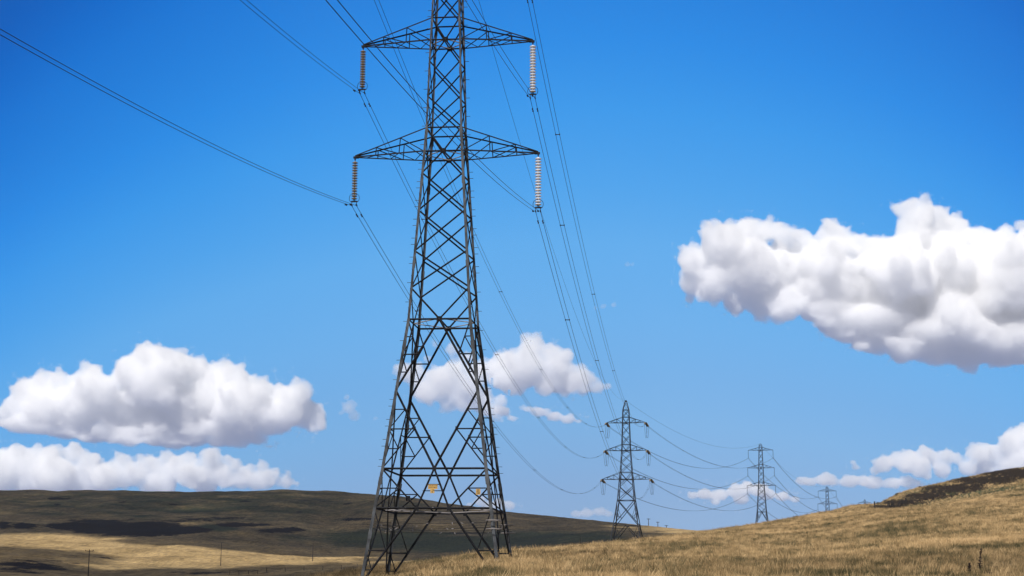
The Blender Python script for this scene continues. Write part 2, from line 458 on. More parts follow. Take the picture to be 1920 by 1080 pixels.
def pylon(name, label, cat_group, loc, rz, zs, tension=False, feet=None, fat=1.0, mats=(None, None), detail=True):
    """zs: height of the pylon's own datum over loc; feet: 4 leg bottoms (local z) for the two near, two far corners"""
    root = empty(name, loc, rz)
    tag(root, label, 'pylon', cat_group)
    ML, MS = mats
    arms = ARM_TEN if tension else ARM_SUS
    if tension:
        prof = [(12.0, 8.9), (17.3, 6.9), (24.2, 4.7), (29.97, 3.7), (31.9, 3.3), (37.9, 2.5), (45.6, 2.0), (49.2, 1.75), (51.6, 0.55)]
    else:
        prof = [(-2.0, 9.78), (5.2, 7.77), (7.81, 6.97), (18.0, 4.29), (29.97, 2.72), (31.70, 2.50), (38.16, 2.15), (39.82, 2.02), (46.35, 1.62), (47.75, 1.5), (48.9, 1.2)]
    PZ, PW = [p[0] for p in prof], [p[1] for p in prof]
    W = lambda z: float(np.interp(z, PZ, PW)) if z > PZ[0] else PW[0] + (PZ[0] - z) * 0.27
    z0 = lambda z: z - zs
    SG = [(-1, -1), (1, -1), (1, 1), (-1, 1)]                    # near-left, near-right, far-right, far-left
    corner = lambda i, z: Vector((SG[i][0] * W(z) / 2, SG[i][1] * W(z) / 2, z0(z)))
    def onface(i, u, z):                                          # face i between corner i and i+1, u in -1..1
        a, b = corner(i, z), corner((i + 1) % 4, z)
        return a + (b - a) * ((u + 1) / 2)
    NRM = [Vector((0, -1, 0)), Vector((1, 0, 0)), Vector((0, 1, 0)), Vector((-1, 0, 0))]
    ztop = PZ[-1]
    feet = feet or [PZ[0] + 2.0 if not tension else PZ[0]] * 4
    # legs
    for i in range(4):
        mb = MB(); ks = sorted([k for k in PZ if k > feet[i] + 0.3]); ks = [feet[i]] + ks
        lw = [0.20 if z < 18 else 0.17 if z < 30 else 0.13 for z in ks]
        for k in range(len(ks) - 1):
            a, b = corner(i, ks[k]), corner(i, ks[k + 1])
            mb.angle(a, b, lw[k] * fat, (SG[i][0], SG[i][1], 0))
            if detail:                                           # splice plates
                L = (b - a).length; n = max(1, int(L / 4.5))
                for s in range(n):
                    p = a + (b - a) * ((s + 0.6) / n); q = a + (b - a) * ((s + 0.6) / n + 0.5 / L)
                    mb.angle(p, q, lw[k] * 1.25, (SG[i][0], SG[i][1], 0), 0.03)
        if detail and i in (0, 2):                               # step bolts
            z = 7.5
            while z < 46:
                p = corner(i, z); sx = SG[i][0]
                mb.box(p, p + Vector((sx * 0.30, 0, 0)) if int(z * 3) % 2 else p + Vector((0, SG[i][1] * 0.3, 0)), 0.03, 0.03)
                z += 0.45
        mb.build('leg', ML, root)
    # body nodes
    if tension:
        xs = [29.97 - 1.9, 29.97]
        panels = [(31.9, 34.6), (34.6, 37.9 - 0.9), (39.6, 42.2), (42.2, 44.8), (47.2, 49.2)]
        vees = [(37.9, 37.0, 0), (37.9, 39.6, 0), (45.6, 44.8, 0), (45.6, 47.2, 0), (29.97, 31.9, 0), (29.97, 28.1, 0)]
        panels += [(24.2, 28.1)]
        belts = [24.2, 29.97, 31.9, 37.9, 39.6, 45.6, 47.2, 49.2]
    else:
        panels = [(20.2, 22.8), (22.8, 25.7), (25.7, 28.4), (31.70, 34.0), (34.0, 36.6), (39.82, 42.2), (42.2, 44.9)]
        vees = [(18.0, 20.2, 0), (29.97, 28.4, 0), (29.97, 31.70, 0), (38.16, 36.6, 0), (38.16, 39.82, 0), (46.35, 44.9, 0), (46.35, 47.75, 0)]
        belts = [18.0, 29.97, 31.70, 38.16, 39.82, 46.35, 47.75]
    dw = lambda z: (0.085 if z < 30 else 0.075) * fat
    for i in range(4):
        mb = MB(); N = NRM[i]
        for (a, b) in panels:
            mb.angle(onface(i, -1, a), onface(i, 1, b), dw(a), N)
            mb.angle(onface(i, 1, a) - N * 0.05, onface(i, -1, b) - N * 0.05, dw(a), -N)
        for (c, b, _) in vees:
            for s in (-1, 1): mb.angle(onface(i, 0, c), onface(i, s, b), dw(c), N)
            gp = onface(i, 0, c)
            tdir = (onface(i, 1, c) - gp).normalized()
            g2 = 0.19 * fat
            mb.box(gp - tdir * g2, gp + tdir * g2, 0.03, g2 * 1.9)
        for z in belts:
            if z > 18 or tension or True:
                mb.angle(onface(i, -1, z), onface(i, 1, z), dw(z) * 1.1, N)
        # lower body
        if not tension:
            zw, zn, z1, zl = 18.0, 13.1, 7.81, 5.2
            big = 0.11 * fat; sm = 0.055 * fat
            zf = max(feet[i], feet[(i + 1) % 4])
            for s in (-1, 1):
                C, P, Nn = onface(i, 0, zw), onface(i, s, zw), onface(i, s, zn)
                mb.angle(C, Nn, big, N)
                C1, Q = onface(i, 0, z1), onface(i, s, z1)
                mb.angle(Nn, C1, big, N)
                for (c, p) in ((C, P), (C1, Q)):
                    md, ml = (c + Nn) / 2, (p + Nn) / 2
                    mb.angle(ml, md, sm * 1.2, N); mb.angle(p, md, sm * 1.2, N)
                    a, b2 = (p + md) / 2, (p + ml) / 2
                    mb.angle(b2, a, sm, N); mb.angle(ml, a, sm, N)
                    a, b2 = (md + Nn) / 2, (ml + Nn) / 2
                    mb.angle(b2, a, sm, N); mb.angle(ml, a, sm, N)
                    if detail and i in (0, 2):
                        mb.box(md, md + N * 0.02 + Vector((0, 0, 0.15)), 0.12, 0.12)
                if zs < 7.0:                                     # extended tower standing on longer legs
                    L0, K = onface(i, s, zl), onface(i, s * 0.137 * 2, zl)
                    mb.angle(C1, K, big * 0.85, N)
                    mb.angle(Q, K, sm * 1.4, N)
                    h1, h2 = (Q + K) / 2, (Q + L0) / 2
                    mb.angle(h2, h1, sm, N); mb.angle(L0, h1, sm * 1.2, N)
                    zff = 0.2
                    ft = onface(i, s, zff)
                    mb.angle(K, ft, big, N)
                    h1, h2 = K + (ft - K) * 0.55, L0 + (ft - L0) * 0.55
                    mb.angle(h2, h1, sm * 1.3, N); mb.angle(L0, h1, sm, N)
                    g1, g3 = K + (ft - K) * 0.8, L0 + (ft - L0) * 0.8
                    mb.angle(g3, g1, sm, N); mb.angle(h2, g1, sm, N)
            for z in ([z1, zl] if zs < 7.0 else [z1 + 0.2]):
                mb.angle(onface(i, -1, z), onface(i, 1, z), 0.10 * fat, N)
            gl = [(zw, 0), (z1, 0)] + ([(zl, -0.274), (zl, 0.274)] if zs < 7.0 else [])
            for z, u in gl:
                gp = onface(i, u, z); tdir = (onface(i, 1, z) - onface(i, -1, z)).normalized()
                mb.box(gp - tdir * 0.13 * fat, gp + tdir * 0.13 * fat, 0.03, 0.36 * fat)
        else:
            big = 0.11 * fat; sm = 0.06 * fat
            for s in (-1, 1):
                mb.angle(onface(i, s, 24.2 + 3.9), onface(i, 0, 24.2 + 1.9), sm, N)
                # upper K: waist centre down to the legs, then a portal to the ground
                mb.angle(onface(i, 0, 21.4), onface(i, s, 24.2), big, N)
                mb.angle(onface(i, 0, 21.4), onface(i, s, 17.3), big, N)
                m1, m2 = onface(i, s, 20.6), (onface(i, 0, 21.4) + onface(i, s, 17.3)) / 2
                mb.angle(m1, m2, sm, N); mb.angle(onface(i, s, 22.4), m2, sm, N)
                mb.angle(onface(i, 0, 17.3), onface(i, s, 12.0), big, N)
                m1, m2 = onface(i, s, 14.6), (onface(i, 0, 17.3) + onface(i, s, 12.0)) / 2
                mb.angle(m1, m2, sm, N); mb.angle(onface(i, s, 17.3), m2, sm, N)
            for z in (17.3,):
                mb.angle(onface(i, -1, z), onface(i, 1, z), 0.10 * fat, N)
        mb.build('face_bracing', MS, root)
    # plan bracing: a diamond between the face middles
    levels = [18.0, 29.97, 38.16, 46.35] if not tension else [24.2, 29.97, 37.9, 45.6]
    if zs < 7.0 and not tension: levels.insert(0, 5.2)
    for z in levels:
        mb = MB()
        for i in range(4):
            mb.angle(onface(i, 0, z) + Vector((0, 0, 0.04)), onface((i + 1) % 4, 0, z) + Vector((0, 0, 0.04)), 0.075 * fat, (0, 0, 1))
        b = mb.build('plan_bracing', M_BRIGHT if (detail and z in (18.0, 5.2, 29.97, 38.16)) else MS, root)
        if detail: b['label'] = 'paler horizontal bracing inside the lattice body'
    # cross arms
    for (nm, zl_, zu_, hw) in arms:
        for s in (-1, 1):
            mb = MB(); tip = Vector((s * hw, 0, z0(zl_) + 0.02))
            ci = (0, 3) if s < 0 else (1, 2)
            lo = [corner(k, zl_) for k in ci]; up = [corner(k, zu_) for k in ci]
            for k in range(2):
                sy = -1 if k == 0 else 1
                mb.angle(lo[k], tip + Vector((0, sy * 0.06, 0)), 0.085 * fat, (0, sy, -1))
                mb.angle(up[k], tip + Vector((0, sy * 0.06, 0.12)), 0.085 * fat, (0, sy, 1))
                tl = tip + Vector((0, 0, 0.1))
                for (f, f2) in ((0.36, 0.0), (0.70, 0.36)):
                    A, B = lo[k] + (tip - lo[k]) * f, up[k] + (tl - up[k]) * f
                    mb.angle(A, B, 0.05 * fat, (0, sy, 0))
                    mb.angle(B, lo[k] + (tip - lo[k]) * f2, 0.05 * fat, (0, sy, 0))
            for f, f2 in ((0.0, 0.2), (0.36, 0.2), (0.36, 0.53), (0.70, 0.53), (0.70, 0.85)):
                mb.angle(lo[0] + (tip - lo[0]) * f, lo[1] + (tip - lo[1]) * f2, 0.05 * fat, (0, 0, -1))
            mb.box(tip - Vector((s * 0.25, 0, 0)), tip + Vector((s * 0.12, 0, 0)), 0.16 * fat, 0.14 * fat)
            mb.build('cross_arm', MS, root)
    # peak
    mb = MB()
    if tension:
        for i in range(4):
            mb.angle(onface(i, -1, 49.2), onface(i, 1, 51.3), 0.06 * fat, NRM[i]); mb.angle(onface(i, 1, 47.2), onface(i, -1, 49.2), 0.06 * fat, NRM[i])
        mb.box((0, 0, z0(51.4)), (0, 0, z0(51.9)), 0.35, 0.35)
    else:
        zt = 48.9
        for i in range(4):
            mb.angle(corner(i, zt), corner((i + 1) % 4, zt), 0.07 * fat, NRM[i])
            mb.angle(onface(i, -1, 47.75), onface(i, 1, zt), 0.06 * fat, NRM[i])
        for sx in (-1, 1):
            mb.angle((sx * W(zt) / 2, 0, z0(zt)), (sx * 0.25, 0, z0(zt + 0.55)), 0.06 * fat, (sx, 0, 1))
        mb.box((-0.3, 0, z0(zt + 0.55)), (0.3, 0, z0(zt + 0.55)), 0.08 * fat, 0.08 * fat)
    mb.build('peak', MS, root)
    root['_arms'] = [[a[1] - zs, a[3]] for a in arms]
    return root, corner, onface

TH = math.radians(6.27)
def line_frame(loc, rz):
    c, s = math.cos(rz), math.sin(rz)
    return lambda u, v, z: Vector((loc[0] + u * c - v * s, loc[1] + u * s + v * c, loc[2] + z))

GP = 'lattice pylons of the power line'
T1L = (-4.677, 111.79, 0.0)
c1 = [gz(T1L[0] + a * 4.6, T1L[1] + b * 4.6) for a, b in ((-1, -1), (1, -1), (1, 1), (-1, 1))]
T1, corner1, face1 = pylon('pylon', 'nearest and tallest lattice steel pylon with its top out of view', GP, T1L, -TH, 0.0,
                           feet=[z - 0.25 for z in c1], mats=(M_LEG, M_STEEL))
P1 = line_frame(T1L, -TH)
# concrete stubs
for i in range(4):
    p = corner1(i, c1[i]); mb = MB()
    mb.lathe([(0, 0.22), (0.06, 0.27), (0.9, 0.30)], p + Vector((0, 0, 0.16)), (0, 0, -1), 10)
    mb.build('foundation', M_CONCRETE, T1)
# anti-climbing guard: barbed wire belts round the legs
mb = MB(); rnd = random.Random(3)
for zi, z in enumerate((3.95, 4.12, 4.3)):
    for i in range(4):
        a, b = face1(i, -1.07, z), face1(i, 1.07, z)
        n = 26; pts = []
        for k in range(n + 1):
            t = k / n
            pts.append(a + (b - a) * t + Vector((0, 0, -0.10 * 4 * t * (1 - t))))
        mb.tube(pts, 0.012, 4)
        for k in range(1, n):
            if rnd.random() < 0.16:
                p = pts[k]; d = Vector((rnd.uniform(-.6, .6), rnd.uniform(-.2, .2), rnd.uniform(-.5, .2)))
                mbb = MB(); mbb.box(p - d * 0.14, p + d * 0.2, 0.04, 0.04); mbb.build('barb', M_BRIGHT, T1)
mb.build('barbed_wire', M_STEEL, T1)
for i in (1, 2):
    for z in (3.85, 4.4):
        mb = MB(); c = corner1(i, z); s = 0.5
        ring = [c + Vector((math.cos(t) * s, math.sin(t) * s, 0)) for t in [k * math.pi / 8 for k in range(16)]]
        mb.tube(ring, 0.03, 5, closed=True)
        for k in (0, 5, 10): mb.box(c, ring[k], 0.03, 0.03)
        mb.build('guard_ring', M_BRIGHT, T1)

# danger signs hung on the first pylon
def sign(label, o, ux, w, h, extra, marks):
    r = empty('danger_sign', o, -TH); tag(r, label, 'sign')
    mb = MB(); mb.box((-w / 2, 0, 0), (w / 2, 0, 0), 0.012, h)
    if extra: mb.box((-extra[0] / 2 + extra[2], 0, -h / 2 - extra[1] / 2), (extra[0] / 2 + extra[2], 0, -h / 2 - extra[1] / 2), 0.012, extra[1])
    mb.build('plate', M_SIGN, r)
    mb = MB()
    for (x, z, ww, hh) in marks: mb.box((x - ww / 2, -0.010, z), (x + ww / 2, -0.010, z), 0.004, hh)
    mb.build('lettering', M_BLACK, r)
    return r
# two stays between the inverted V under the 7.8 m belt
mb = MB()
for z, e in ((6.75, 0.13), (6.33, 0.19)):
    mb.angle(face1(0, -e, z), face1(0, e, z), 0.04, (0, -1, 0))
mb.build('sign_rail', M_STEEL, T1)
pc = face1(0, -0.01, 6.58) + Vector((0, -0.07, 0))
o = P1(pc.x, pc.y, pc.z)
rl = random.Random(8); mk = []
for row, z in enumerate((0.07, -0.03)):
    x = -0.26
    while x < 0.24:
        ww = rl.choice((0.05, 0.09, 0.12)); mk.append((x + ww / 2, z, ww, 0.035)); x += ww + 0.03
mk += [(0.02, -0.19, 0.03, 0.09), (0.08, -0.24, 0.10, 0.03), (-0.03, -0.28, 0.08, 0.03), (-0.02, -0.35, 0.05, 0.04)]
sign('ochre T-shaped notice with two lines of black lettering on the near pylon', o, 0, 0.62, 0.30, (0.28, 0.26, -0.02), mk)
pc = face1(0, 0.80, 6.25) + Vector((0, -0.14, 0)); o = P1(pc.x, pc.y, pc.z)
sign('square ochre plate with a black symbol beside the right leg of the near pylon', o, 0, 0.30, 0.38, None,
     [(0, 0.13, 0.16, 0.03), (-0.07, 0.0, 0.03, 0.12), (0.0, 0.06, 0.14, 0.025), (0.07, -0.03, 0.03, 0.13), (0.0, -0.03, 0.03, 0.1), (0.0, -0.11, 0.18, 0.025)])
pc = face1(2, 0.80, 6.25) + Vector((0, 0.12, 0)); o = P1(pc.x, pc.y, pc.z)
r = empty('notice_plate', o, -TH); tag(r, 'grey back of a square plate on the left side of the near pylon', 'sign')
mb = MB(); mb.box((-0.15, 0, 0), (0.15, 0, 0), 0.012, 0.36); mb.build('plate', M_STEEL, r)
for zb in (0.14, -0.14):
    mb = MB(); mb.box((-0.15, 0.02, zb), (0.15, 0.02, zb), 0.02, 0.03); mb.build('bracket', M_STEEL, r)

# the others
PYL = {}
defs = [('T2', (31.86, 455.0, 30.02), math.radians(9.7), True, 'second pylon, pointed at the top, with angled insulators and hanging loops'),
        ('T3', (115.67, 762.0, 47.66), math.radians(13.5), False, 'third pylon, small on the horizon left of the grassy rise'),
        ('T4', (203.07, 1060.0, 54.94 - 8.19 + 8.19), math.radians(14.5), False, 'fourth pylon, its lower half hidden by the grassy rise'),
        ('T5', (315.72, 1474.0, 77.52), math.radians(14.5), False, 'farthest pylon, only its top showing over the grassy slope')]
for key, ref, th, ten, lab in defs:
    arm_z = {'T2': 29.97, 'T3': 29.97, 'T4': 38.16, 'T5': 46.35}[key]
    dz = {'T2': 12.0, 'T3': 7.81, 'T4': 7.81, 'T5': 7.81}[key]        # datum height of the feet
    base = (ref[0], ref[1], ref[2] - (arm_z - dz))
    zz = gz(base[0], base[1])
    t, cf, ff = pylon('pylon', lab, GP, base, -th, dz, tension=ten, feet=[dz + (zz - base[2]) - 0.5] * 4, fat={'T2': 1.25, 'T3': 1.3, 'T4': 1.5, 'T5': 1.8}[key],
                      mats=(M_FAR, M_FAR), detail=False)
    PYL[key] = (base, -th, dz, line_frame(base, -th))
    print(key, 'base', [round(v, 1) for v in base], 'ground', round(zz, 1))
PYL['T1'] = (T1L, -TH, 0.0, P1)

# ------------------------------------------------------------------ insulators
def disc_string(top, axis, length, nd, rad, mat, parent, name='discs'):
    mb = MB(); p = [(0, 0.03)]
    e = length / nd
    for i in range(nd):
        z = i * e
        p += [(z + 0.02 * e, 0.045), (z + 0.28 * e, 0.06), (z + 0.40 * e, rad * 0.75), (z + 0.62 * e, rad), (z + 0.72 * e, rad * 0.95), (z + 0.66 * e, rad * 0.35), (z + 0.92 * e, 0.035)]
    mb.lathe(p, top, axis, 16)
    return mb.build(name, mat, parent, smooth=False)

SIDE = {-1: 'left', 1: 'right'}
TIPS = {}
def suspension(key, arm, side, length, mat, label, near):
    base, rz, dz, PF = PYL[key]
    nm, zl_, _, hw = [a for a in ARM_SUS if a[0] == arm][0]
    top = PF(side * hw, 0, zl_ - dz - 0.06)
    r = empty('insulator_string', top, rz)
    tag(r, label, 'insulator', 'suspension insulator strings')
    Ld = length - (0.62 if near else 0.4)
    k = 1.0 if near else 1.25
    mb = MB(); mb.tube([(0, 0, 0.05), (0, 0, -0.2)], 0.03 * k, 6); mb.box((-.06, 0, -0.06), (.06, 0, -0.06), 0.08, 0.05); mb.build('shackle', M_STEEL, r)
    disc_string((0, 0, -0.2), (0, 0, -1), Ld, (15 if side < 0 else 17) if near else 14, (0.21 if side < 0 else 0.235) if near else 0.17, mat, r)
    mb = MB(); zb = -0.2 - Ld
    mb.box((-0.24, 0, zb - 0.14), (0.24, 0, zb - 0.14), 0.05, 0.10); mb.tube([(0, 0, zb), (0, 0, zb - 0.14)], 0.03, 5)
    mb.build('yoke_plate', M_STEEL, r)
    if near:
        for sx in (-1, 1):
            mb = MB()
            ring = [Vector((sx * (0.20 + 0.16 * math.cos(t)), 0.02 * math.sin(3 * t), zb + 0.10 + 0.27 * math.sin(t))) for t in [q * math.pi / 9 for q in range(18)]]
            mb.tube(ring, 0.018, 5, closed=True); mb.tube([(sx * 0.2, 0, zb - 0.17), (sx * 0.06, 0, zb - 0.10)], 0.018, 5)
            mb.build('arcing_ring', M_STEEL, r)
            mb = MB(); mb.tube([(sx * 0.17, 0, zb - 0.14), (sx * 0.17, 0, zb - 0.38)], 0.022, 5)
            mb.box((sx * 0.17, -0.20, zb - 0.40), (sx * 0.17, 0.20, zb - 0.40), 0.06, 0.09)
            mb.build('suspension_clamp', M_STEEL, r)
    TIPS[(key, arm, side, 'a')] = TIPS[(key, arm, side, 'b')] = PF(side * hw, 0, zl_ - dz - 0.06) + Vector((0, 0, -length - (0.02 if near else 0)))

ORD = {'T1': 'nearest', 'T3': 'third', 'T4': 'fourth', 'T5': 'farthest'}
for arm in ('bottom', 'middle', 'top'):
    for s in (-1, 1):
        look = 'brown glazed' if s < 0 else 'thicker pale grey'
        suspension('T1', arm, s, 3.4 if s < 0 else 4.1, M_BROWN_GLAZE if s < 0 else M_GREY_GLAZE,
                   f'{look} insulator string, {SIDE[s]} end of the {arm} arm, nearest pylon', True)
        for k in ('T3', 'T4', 'T5'):
            if k == 'T5' and arm != 'top' or k == 'T4' and arm == 'bottom':
                base, rz, dz, PF = PYL[k]
                nm, zl_, _, hw = [a for a in ARM_SUS if a[0] == arm][0]
                TIPS[(k, arm, s, 'a')] = TIPS[(k, arm, s, 'b')] = PF(s * hw, 0, zl_ - dz - 3.5)
                continue
            suspension(k, arm, s, 3.5, M_FAR, f'dark insulator string, {SIDE[s]} end of the {arm} arm, {ORD[k]} pylon', False)

# tension strings and loops on the second pylon
base, rz, dz, PF = PYL['T2']
for (arm, zl_, _, hw) in ARM_TEN:
    for s in (-1, 1):
        tip = PF(s * hw, 0, zl_ - dz)
        for which, tgt in (('a', Vector((T1L[0], T1L[1], 0))), ('b', Vector((PYL['T3'][0][0], PYL['T3'][0][1], 0)))):
            d = tgt - Vector((base[0], base[1], 0)); d.z = 0; d.normalize(); d.z = -0.20; d.normalize()
            r = empty('insulator_string', tip); side_w = 'towards the viewer' if which == 'a' else 'towards the third pylon'
            tag(r, f'insulator string slanting {side_w}, {SIDE[s]} end of {arm} arm, second pylon', 'insulator', 'tension insulator strings')
            q = Vector((-d.y, d.x, 0)).normalized()
            for k2 in (-1, 1):
                disc_string(q * 0.2 * k2 + d * 0.3, d, 3.1, 16, 0.19, M_BROWN_GLAZE if k2 < 0 else M_FAR, r, 'discs')
            mb = MB(); mb.box(d * 3.5 - q * 0.32, d * 3.5 + q * 0.32, 0.08, 0.10); mb.build('yoke_plate', M_FAR, r)
            mb = MB(); mb.box(d * 0.25 - q * 0.3, d * 0.25 + q * 0.3, 0.08, 0.1); mb.box((0, 0, 0), d * 0.3, 0.1, 0.1)
            mb.build('yoke_plate', M_FAR, r)
            TIPS[('T2', arm, s, which)] = tip + d * 3.6
        a, b = TIPS[('T2', arm, s, 'a')], TIPS[('T2', arm, s, 'b')]
        r = empty('jumper_loop', a)
        tag(r, f'wire loop hanging below the {SIDE[s]} end of the {arm} arm of the second pylon', 'cable', 'jumper loops')
        for k2 in (-1, 1):
            o2 = Vector((0.22 * k2, 0, 0)); mb = MB(); pts = []
            for i in range(21):
                t = i / 20
                pts.append((b - a) * t + o2 + Vector((0, 0, -3.5 * (1 - abs(2 * t - 1) ** 2.6))))
            mb.tube(pts, 0.035, 5); mb.build('wire', M_WIRE, r)

# ------------------------------------------------------------------ conductors
def span(a, b, sag, label, twin=True, r=0.02, n=80, spacers=(), hardware=False, group='twin conductor spans of the power line', dirv=None, cat='power line'):
    root = empty('power_line' if twin else 'earth_wire', a)
    tag(root, label, cat, group)
    d = b - a; q = Vector((d.y, -d.x, 0)).normalized()
    P = lambda t: d * t + Vector((0, 0, -4 * sag * t * (1 - t)))
    ts = [i / n for i in range(n + 1)]
    for k2 in ((-1, 1) if twin else (0,)):
        mb = MB(); mb.tube([P(t) + q * 0.17 * k2 for t in ts], r, 5)
        mb.build('conductor' if twin else 'wire', M_WIRE, root)
    L = d.length
    for m in spacers:
        t = m / L; mb = MB(); c = P(t); mb.box(c - q * 0.2, c + q * 0.2, 0.05, 0.06)
        for k2 in (-1, 1):
            e = (P(t + 0.1 / L) - P(t - 0.1 / L)).normalized(); mb.box(c + q * 0.17 * k2 - e * 0.09, c + q * 0.17 * k2 + e * 0.09, 0.08, 0.08)
        mb.build('spacer', M_STEEL, root)
    if hardware:
        for dist in ([1.9] if hardware == 1 else [1.9]):
            for k2 in (-1, 1):
                t = dist / L; c = P(t) + q * 0.17 * k2; e = (P(t + 0.1 / L) - P(t)).normalized(); mb = MB()
                lo = Vector((0, 0, -0.07))
                mb.box(c - Vector((0, 0, 0.0)), c + lo, 0.03, 0.03, up=(1, 0, 0)); mb.tube([c + lo - e * 0.2, c + lo + e * 0.2], 0.012, 4)
                for s in (-1, 1): mb.box(c + lo + e * 0.13 * s, c + lo + e * 0.23 * s, 0.09, 0.09)
                mb.build('damper', M_STEEL, root)
    return root

SAG1 = {('bottom', -1): 10.0, ('middle', -1): 10.1, ('top', -1): 10.6, ('bottom', 1): 11.0, ('middle', 1): 10.5, ('top', 1): 10.5}
SAGB = {('bottom', -1): 12.3, ('middle', -1): 12.0, ('top', -1): 12.5, ('bottom', 1): 12.8, ('middle', 1): 12.7, ('top', 1): 12.7}
back = Vector((-math.sin(TH), -math.cos(TH), 0))
for arm in ('bottom', 'middle', 'top'):
    for s in (-1, 1):
        A = TIPS[('T1', arm, s, 'a')]; rr = 0.015
        span(A, A + back * 300, SAGB[(arm, s)], f'paired wires from the {arm} {SIDE[s]} arm of the nearest pylon out over the viewer', hardware=1, r=rr, n=120)
        span(A, TIPS[('T2', arm, s, 'a')], SAG1[(arm, s)], f'paired wires from the {arm} {SIDE[s]} arm of the nearest pylon to the second pylon', spacers=(28, 84, 140, 196, 252, 308), hardware=1, r=0.018, n=120)
        span(TIPS[('T2', arm, s, 'b')], TIPS[('T3', arm, s, 'a')], 7.8, f'paired wires from the {arm} {SIDE[s]} arm of the second pylon to the third pylon', r=0.032, spacers=(60, 120, 180, 240))
        span(TIPS[('T3', arm, s, 'a')], TIPS[('T4', arm, s, 'a')], 7.5, f'paired wires from the {arm} {SIDE[s]} arm of the third pylon to the fourth pylon', r=0.045, spacers=(75, 150, 225))
        span(TIPS[('T4', arm, s, 'a')], TIPS[('T5', arm, s, 'a')], 13, f'paired wires from the {arm} {SIDE[s]} arm of the fourth pylon toward the farthest pylon', r=0.05)
pk = {k: PYL[k][3](0, 0, (51.9 if k == 'T2' else 49.45) - PYL[k][2]) for k in PYL}
GE = 'single earth wire spans'
span(pk['T1'], pk['T1'] + back * 300, 11, 'single thin wire running from the peak of the nearest pylon over the viewer', twin=False, r=0.014, group=GE)
span(pk['T1'], pk['T2'], 9.5, 'single thin wire between the peaks of the nearest and second pylon', twin=False, r=0.016, group=GE)
span(pk['T2'], pk['T3'], 6.5, 'single thin wire between the peaks of the second and third pylon', twin=False, r=0.028, group=GE)
span(pk['T3'], pk['T4'], 6.5, 'single thin wire between the peaks of the third and fourth pylon', twin=False, r=0.035, group=GE)
span(pk['T4'], pk['T5'], 11, 'single thin wire between the peaks of the fourth and farthest pylon', twin=False, r=0.04, group=GE)

# ------------------------------------------------------------------ wooden poles
def pole(px, pyb, pyt, Y, label, arm=True, lean=0.0):
    a, bz = ray(px, pyb); x = a * Y; z = gz(x, Y)
    top = ray(px, pyt)[1] * Y
    H = max(top - z, 3.0)
    r = empty('utility_pole', (x, Y, z)); tag(r, label, 'pole', 'wooden poles of the minor line')
    w = 0.14 * max(1, Y / 700.0)
    mb = MB(); mb.lathe([(-0.5, w * 1.15), (H * 0.5, w), (H, w * 0.8)], (0, 0, 0), (lean, 0, 1), 8); mb.build('post', M_WOOD, r, smooth=False)
    if arm:
        mb = MB(); c = Vector((lean * H, 0, H - 0.5)); hw = 1.25
        mb.box(c - Vector((hw, 0, 0)), c + Vector((hw, 0, 0)), 0.16, 0.2 * max(1, Y / 700)); mb.build('cross_arm', M_WOOD, r)
        for k in (-0.95, 0, 0.95):
            mb = MB(); mb.lathe([(0, 0.05), (0.12, 0.12), (0.2, 0.12), (0.35, 0.06)], c + Vector((hw * k, 0, 0.05)), (0, 0, 1), 8); mb.build('pin_insulator', M_STEEL, r)
    return r
pole(165, 1085, 1030, 520, 'leftmost wooden pole with a T crossbar in the sunlit valley', True)
pole(413.5, 1066, 1018, 690, 'plain wooden pole standing at the middle of the sunlit valley', False)
pole(586, 1055, 1018, 800, 'wooden pole at the right end of the sunlit valley strip, left of the near pylon', False)
pole(1088, 1032, 1004, 800, 'dark wooden pole against the shaded hill left of the second pylon', False)
pole(1216, 987, 972, 1310, 'tallest of three poles on the skyline right of the second pylon', True)
pole(1233.5, 989, 978, 1300, 'middle of three poles on the skyline right of the second pylon', True)
pole(1249.5, 992, 985, 1290, 'shortest of three poles on the skyline right of the second pylon', True)

# ------------------------------------------------------------------ fences
def fence(pts, step, hgt, label, w=0.1, strands=4, thick=0.02, seed=1, gates=()):
    rnd = random.Random(seed)
    pts = [p for p in pts if p is not None]
    o = pts[0].copy(); r = empty('fence', o); tag(r, label, 'fence')
    tops = []; acc = []
    for a, b in zip(pts, pts[1:]):
        n = max(1, int((b - a).length / step))
        for i in range(n):
            p = a + (b - a) * (i / n); acc.append(Vector((p.x, p.y, gz(p.x, p.y))))
    acc.append(pts[-1])
    for i, p in enumerate(acc[:100]):
        hh = hgt * rnd.uniform(0.9, 1.12); ww = w * (1.5 if i % 9 == 4 else 1)
        if i % 9 == 4: hh *= 1.15
        mb = MB(); q = p - o; ln = Vector((rnd.uniform(-.05, .05), rnd.uniform(-.05, .05), 1)) * hh
        mb.box(q - Vector((0, 0, 0.4)), q + ln, ww, ww, up=(1, 0, 0)); mb.build('post', M_WOOD, r)
    for k in range(strands):
        mb = MB(); f = 0.25 + 0.7 * k / max(1, strands - 1)
        mb.tube([p - o + Vector((0, 0, hgt * f)) for p in acc[:100]], thick, 4); mb.build('wire', M_WOOD, r)
    return r
line = [(1640, 963), (1665, 956), (1700, 946), (1740, 936), (1785, 924), (1830, 913), (1875, 902), (1919, 893), (1960, 884)]
fence([hit(px, py, 330) for px, py in line], 4.6, 1.5, 'old post and wire fence climbing the right hillside below the dark band', 0.20, 4, 0.035, 5)
line = [(430, 1078), (500, 1074), (570, 1070), (640, 1067), (700, 1063)]
fence([hit(px, py, 260) for px, py in line], 5.0, 1.3, 'low fence across the shaded field left of the near pylon', 0.14, 2, 0.02, 6)
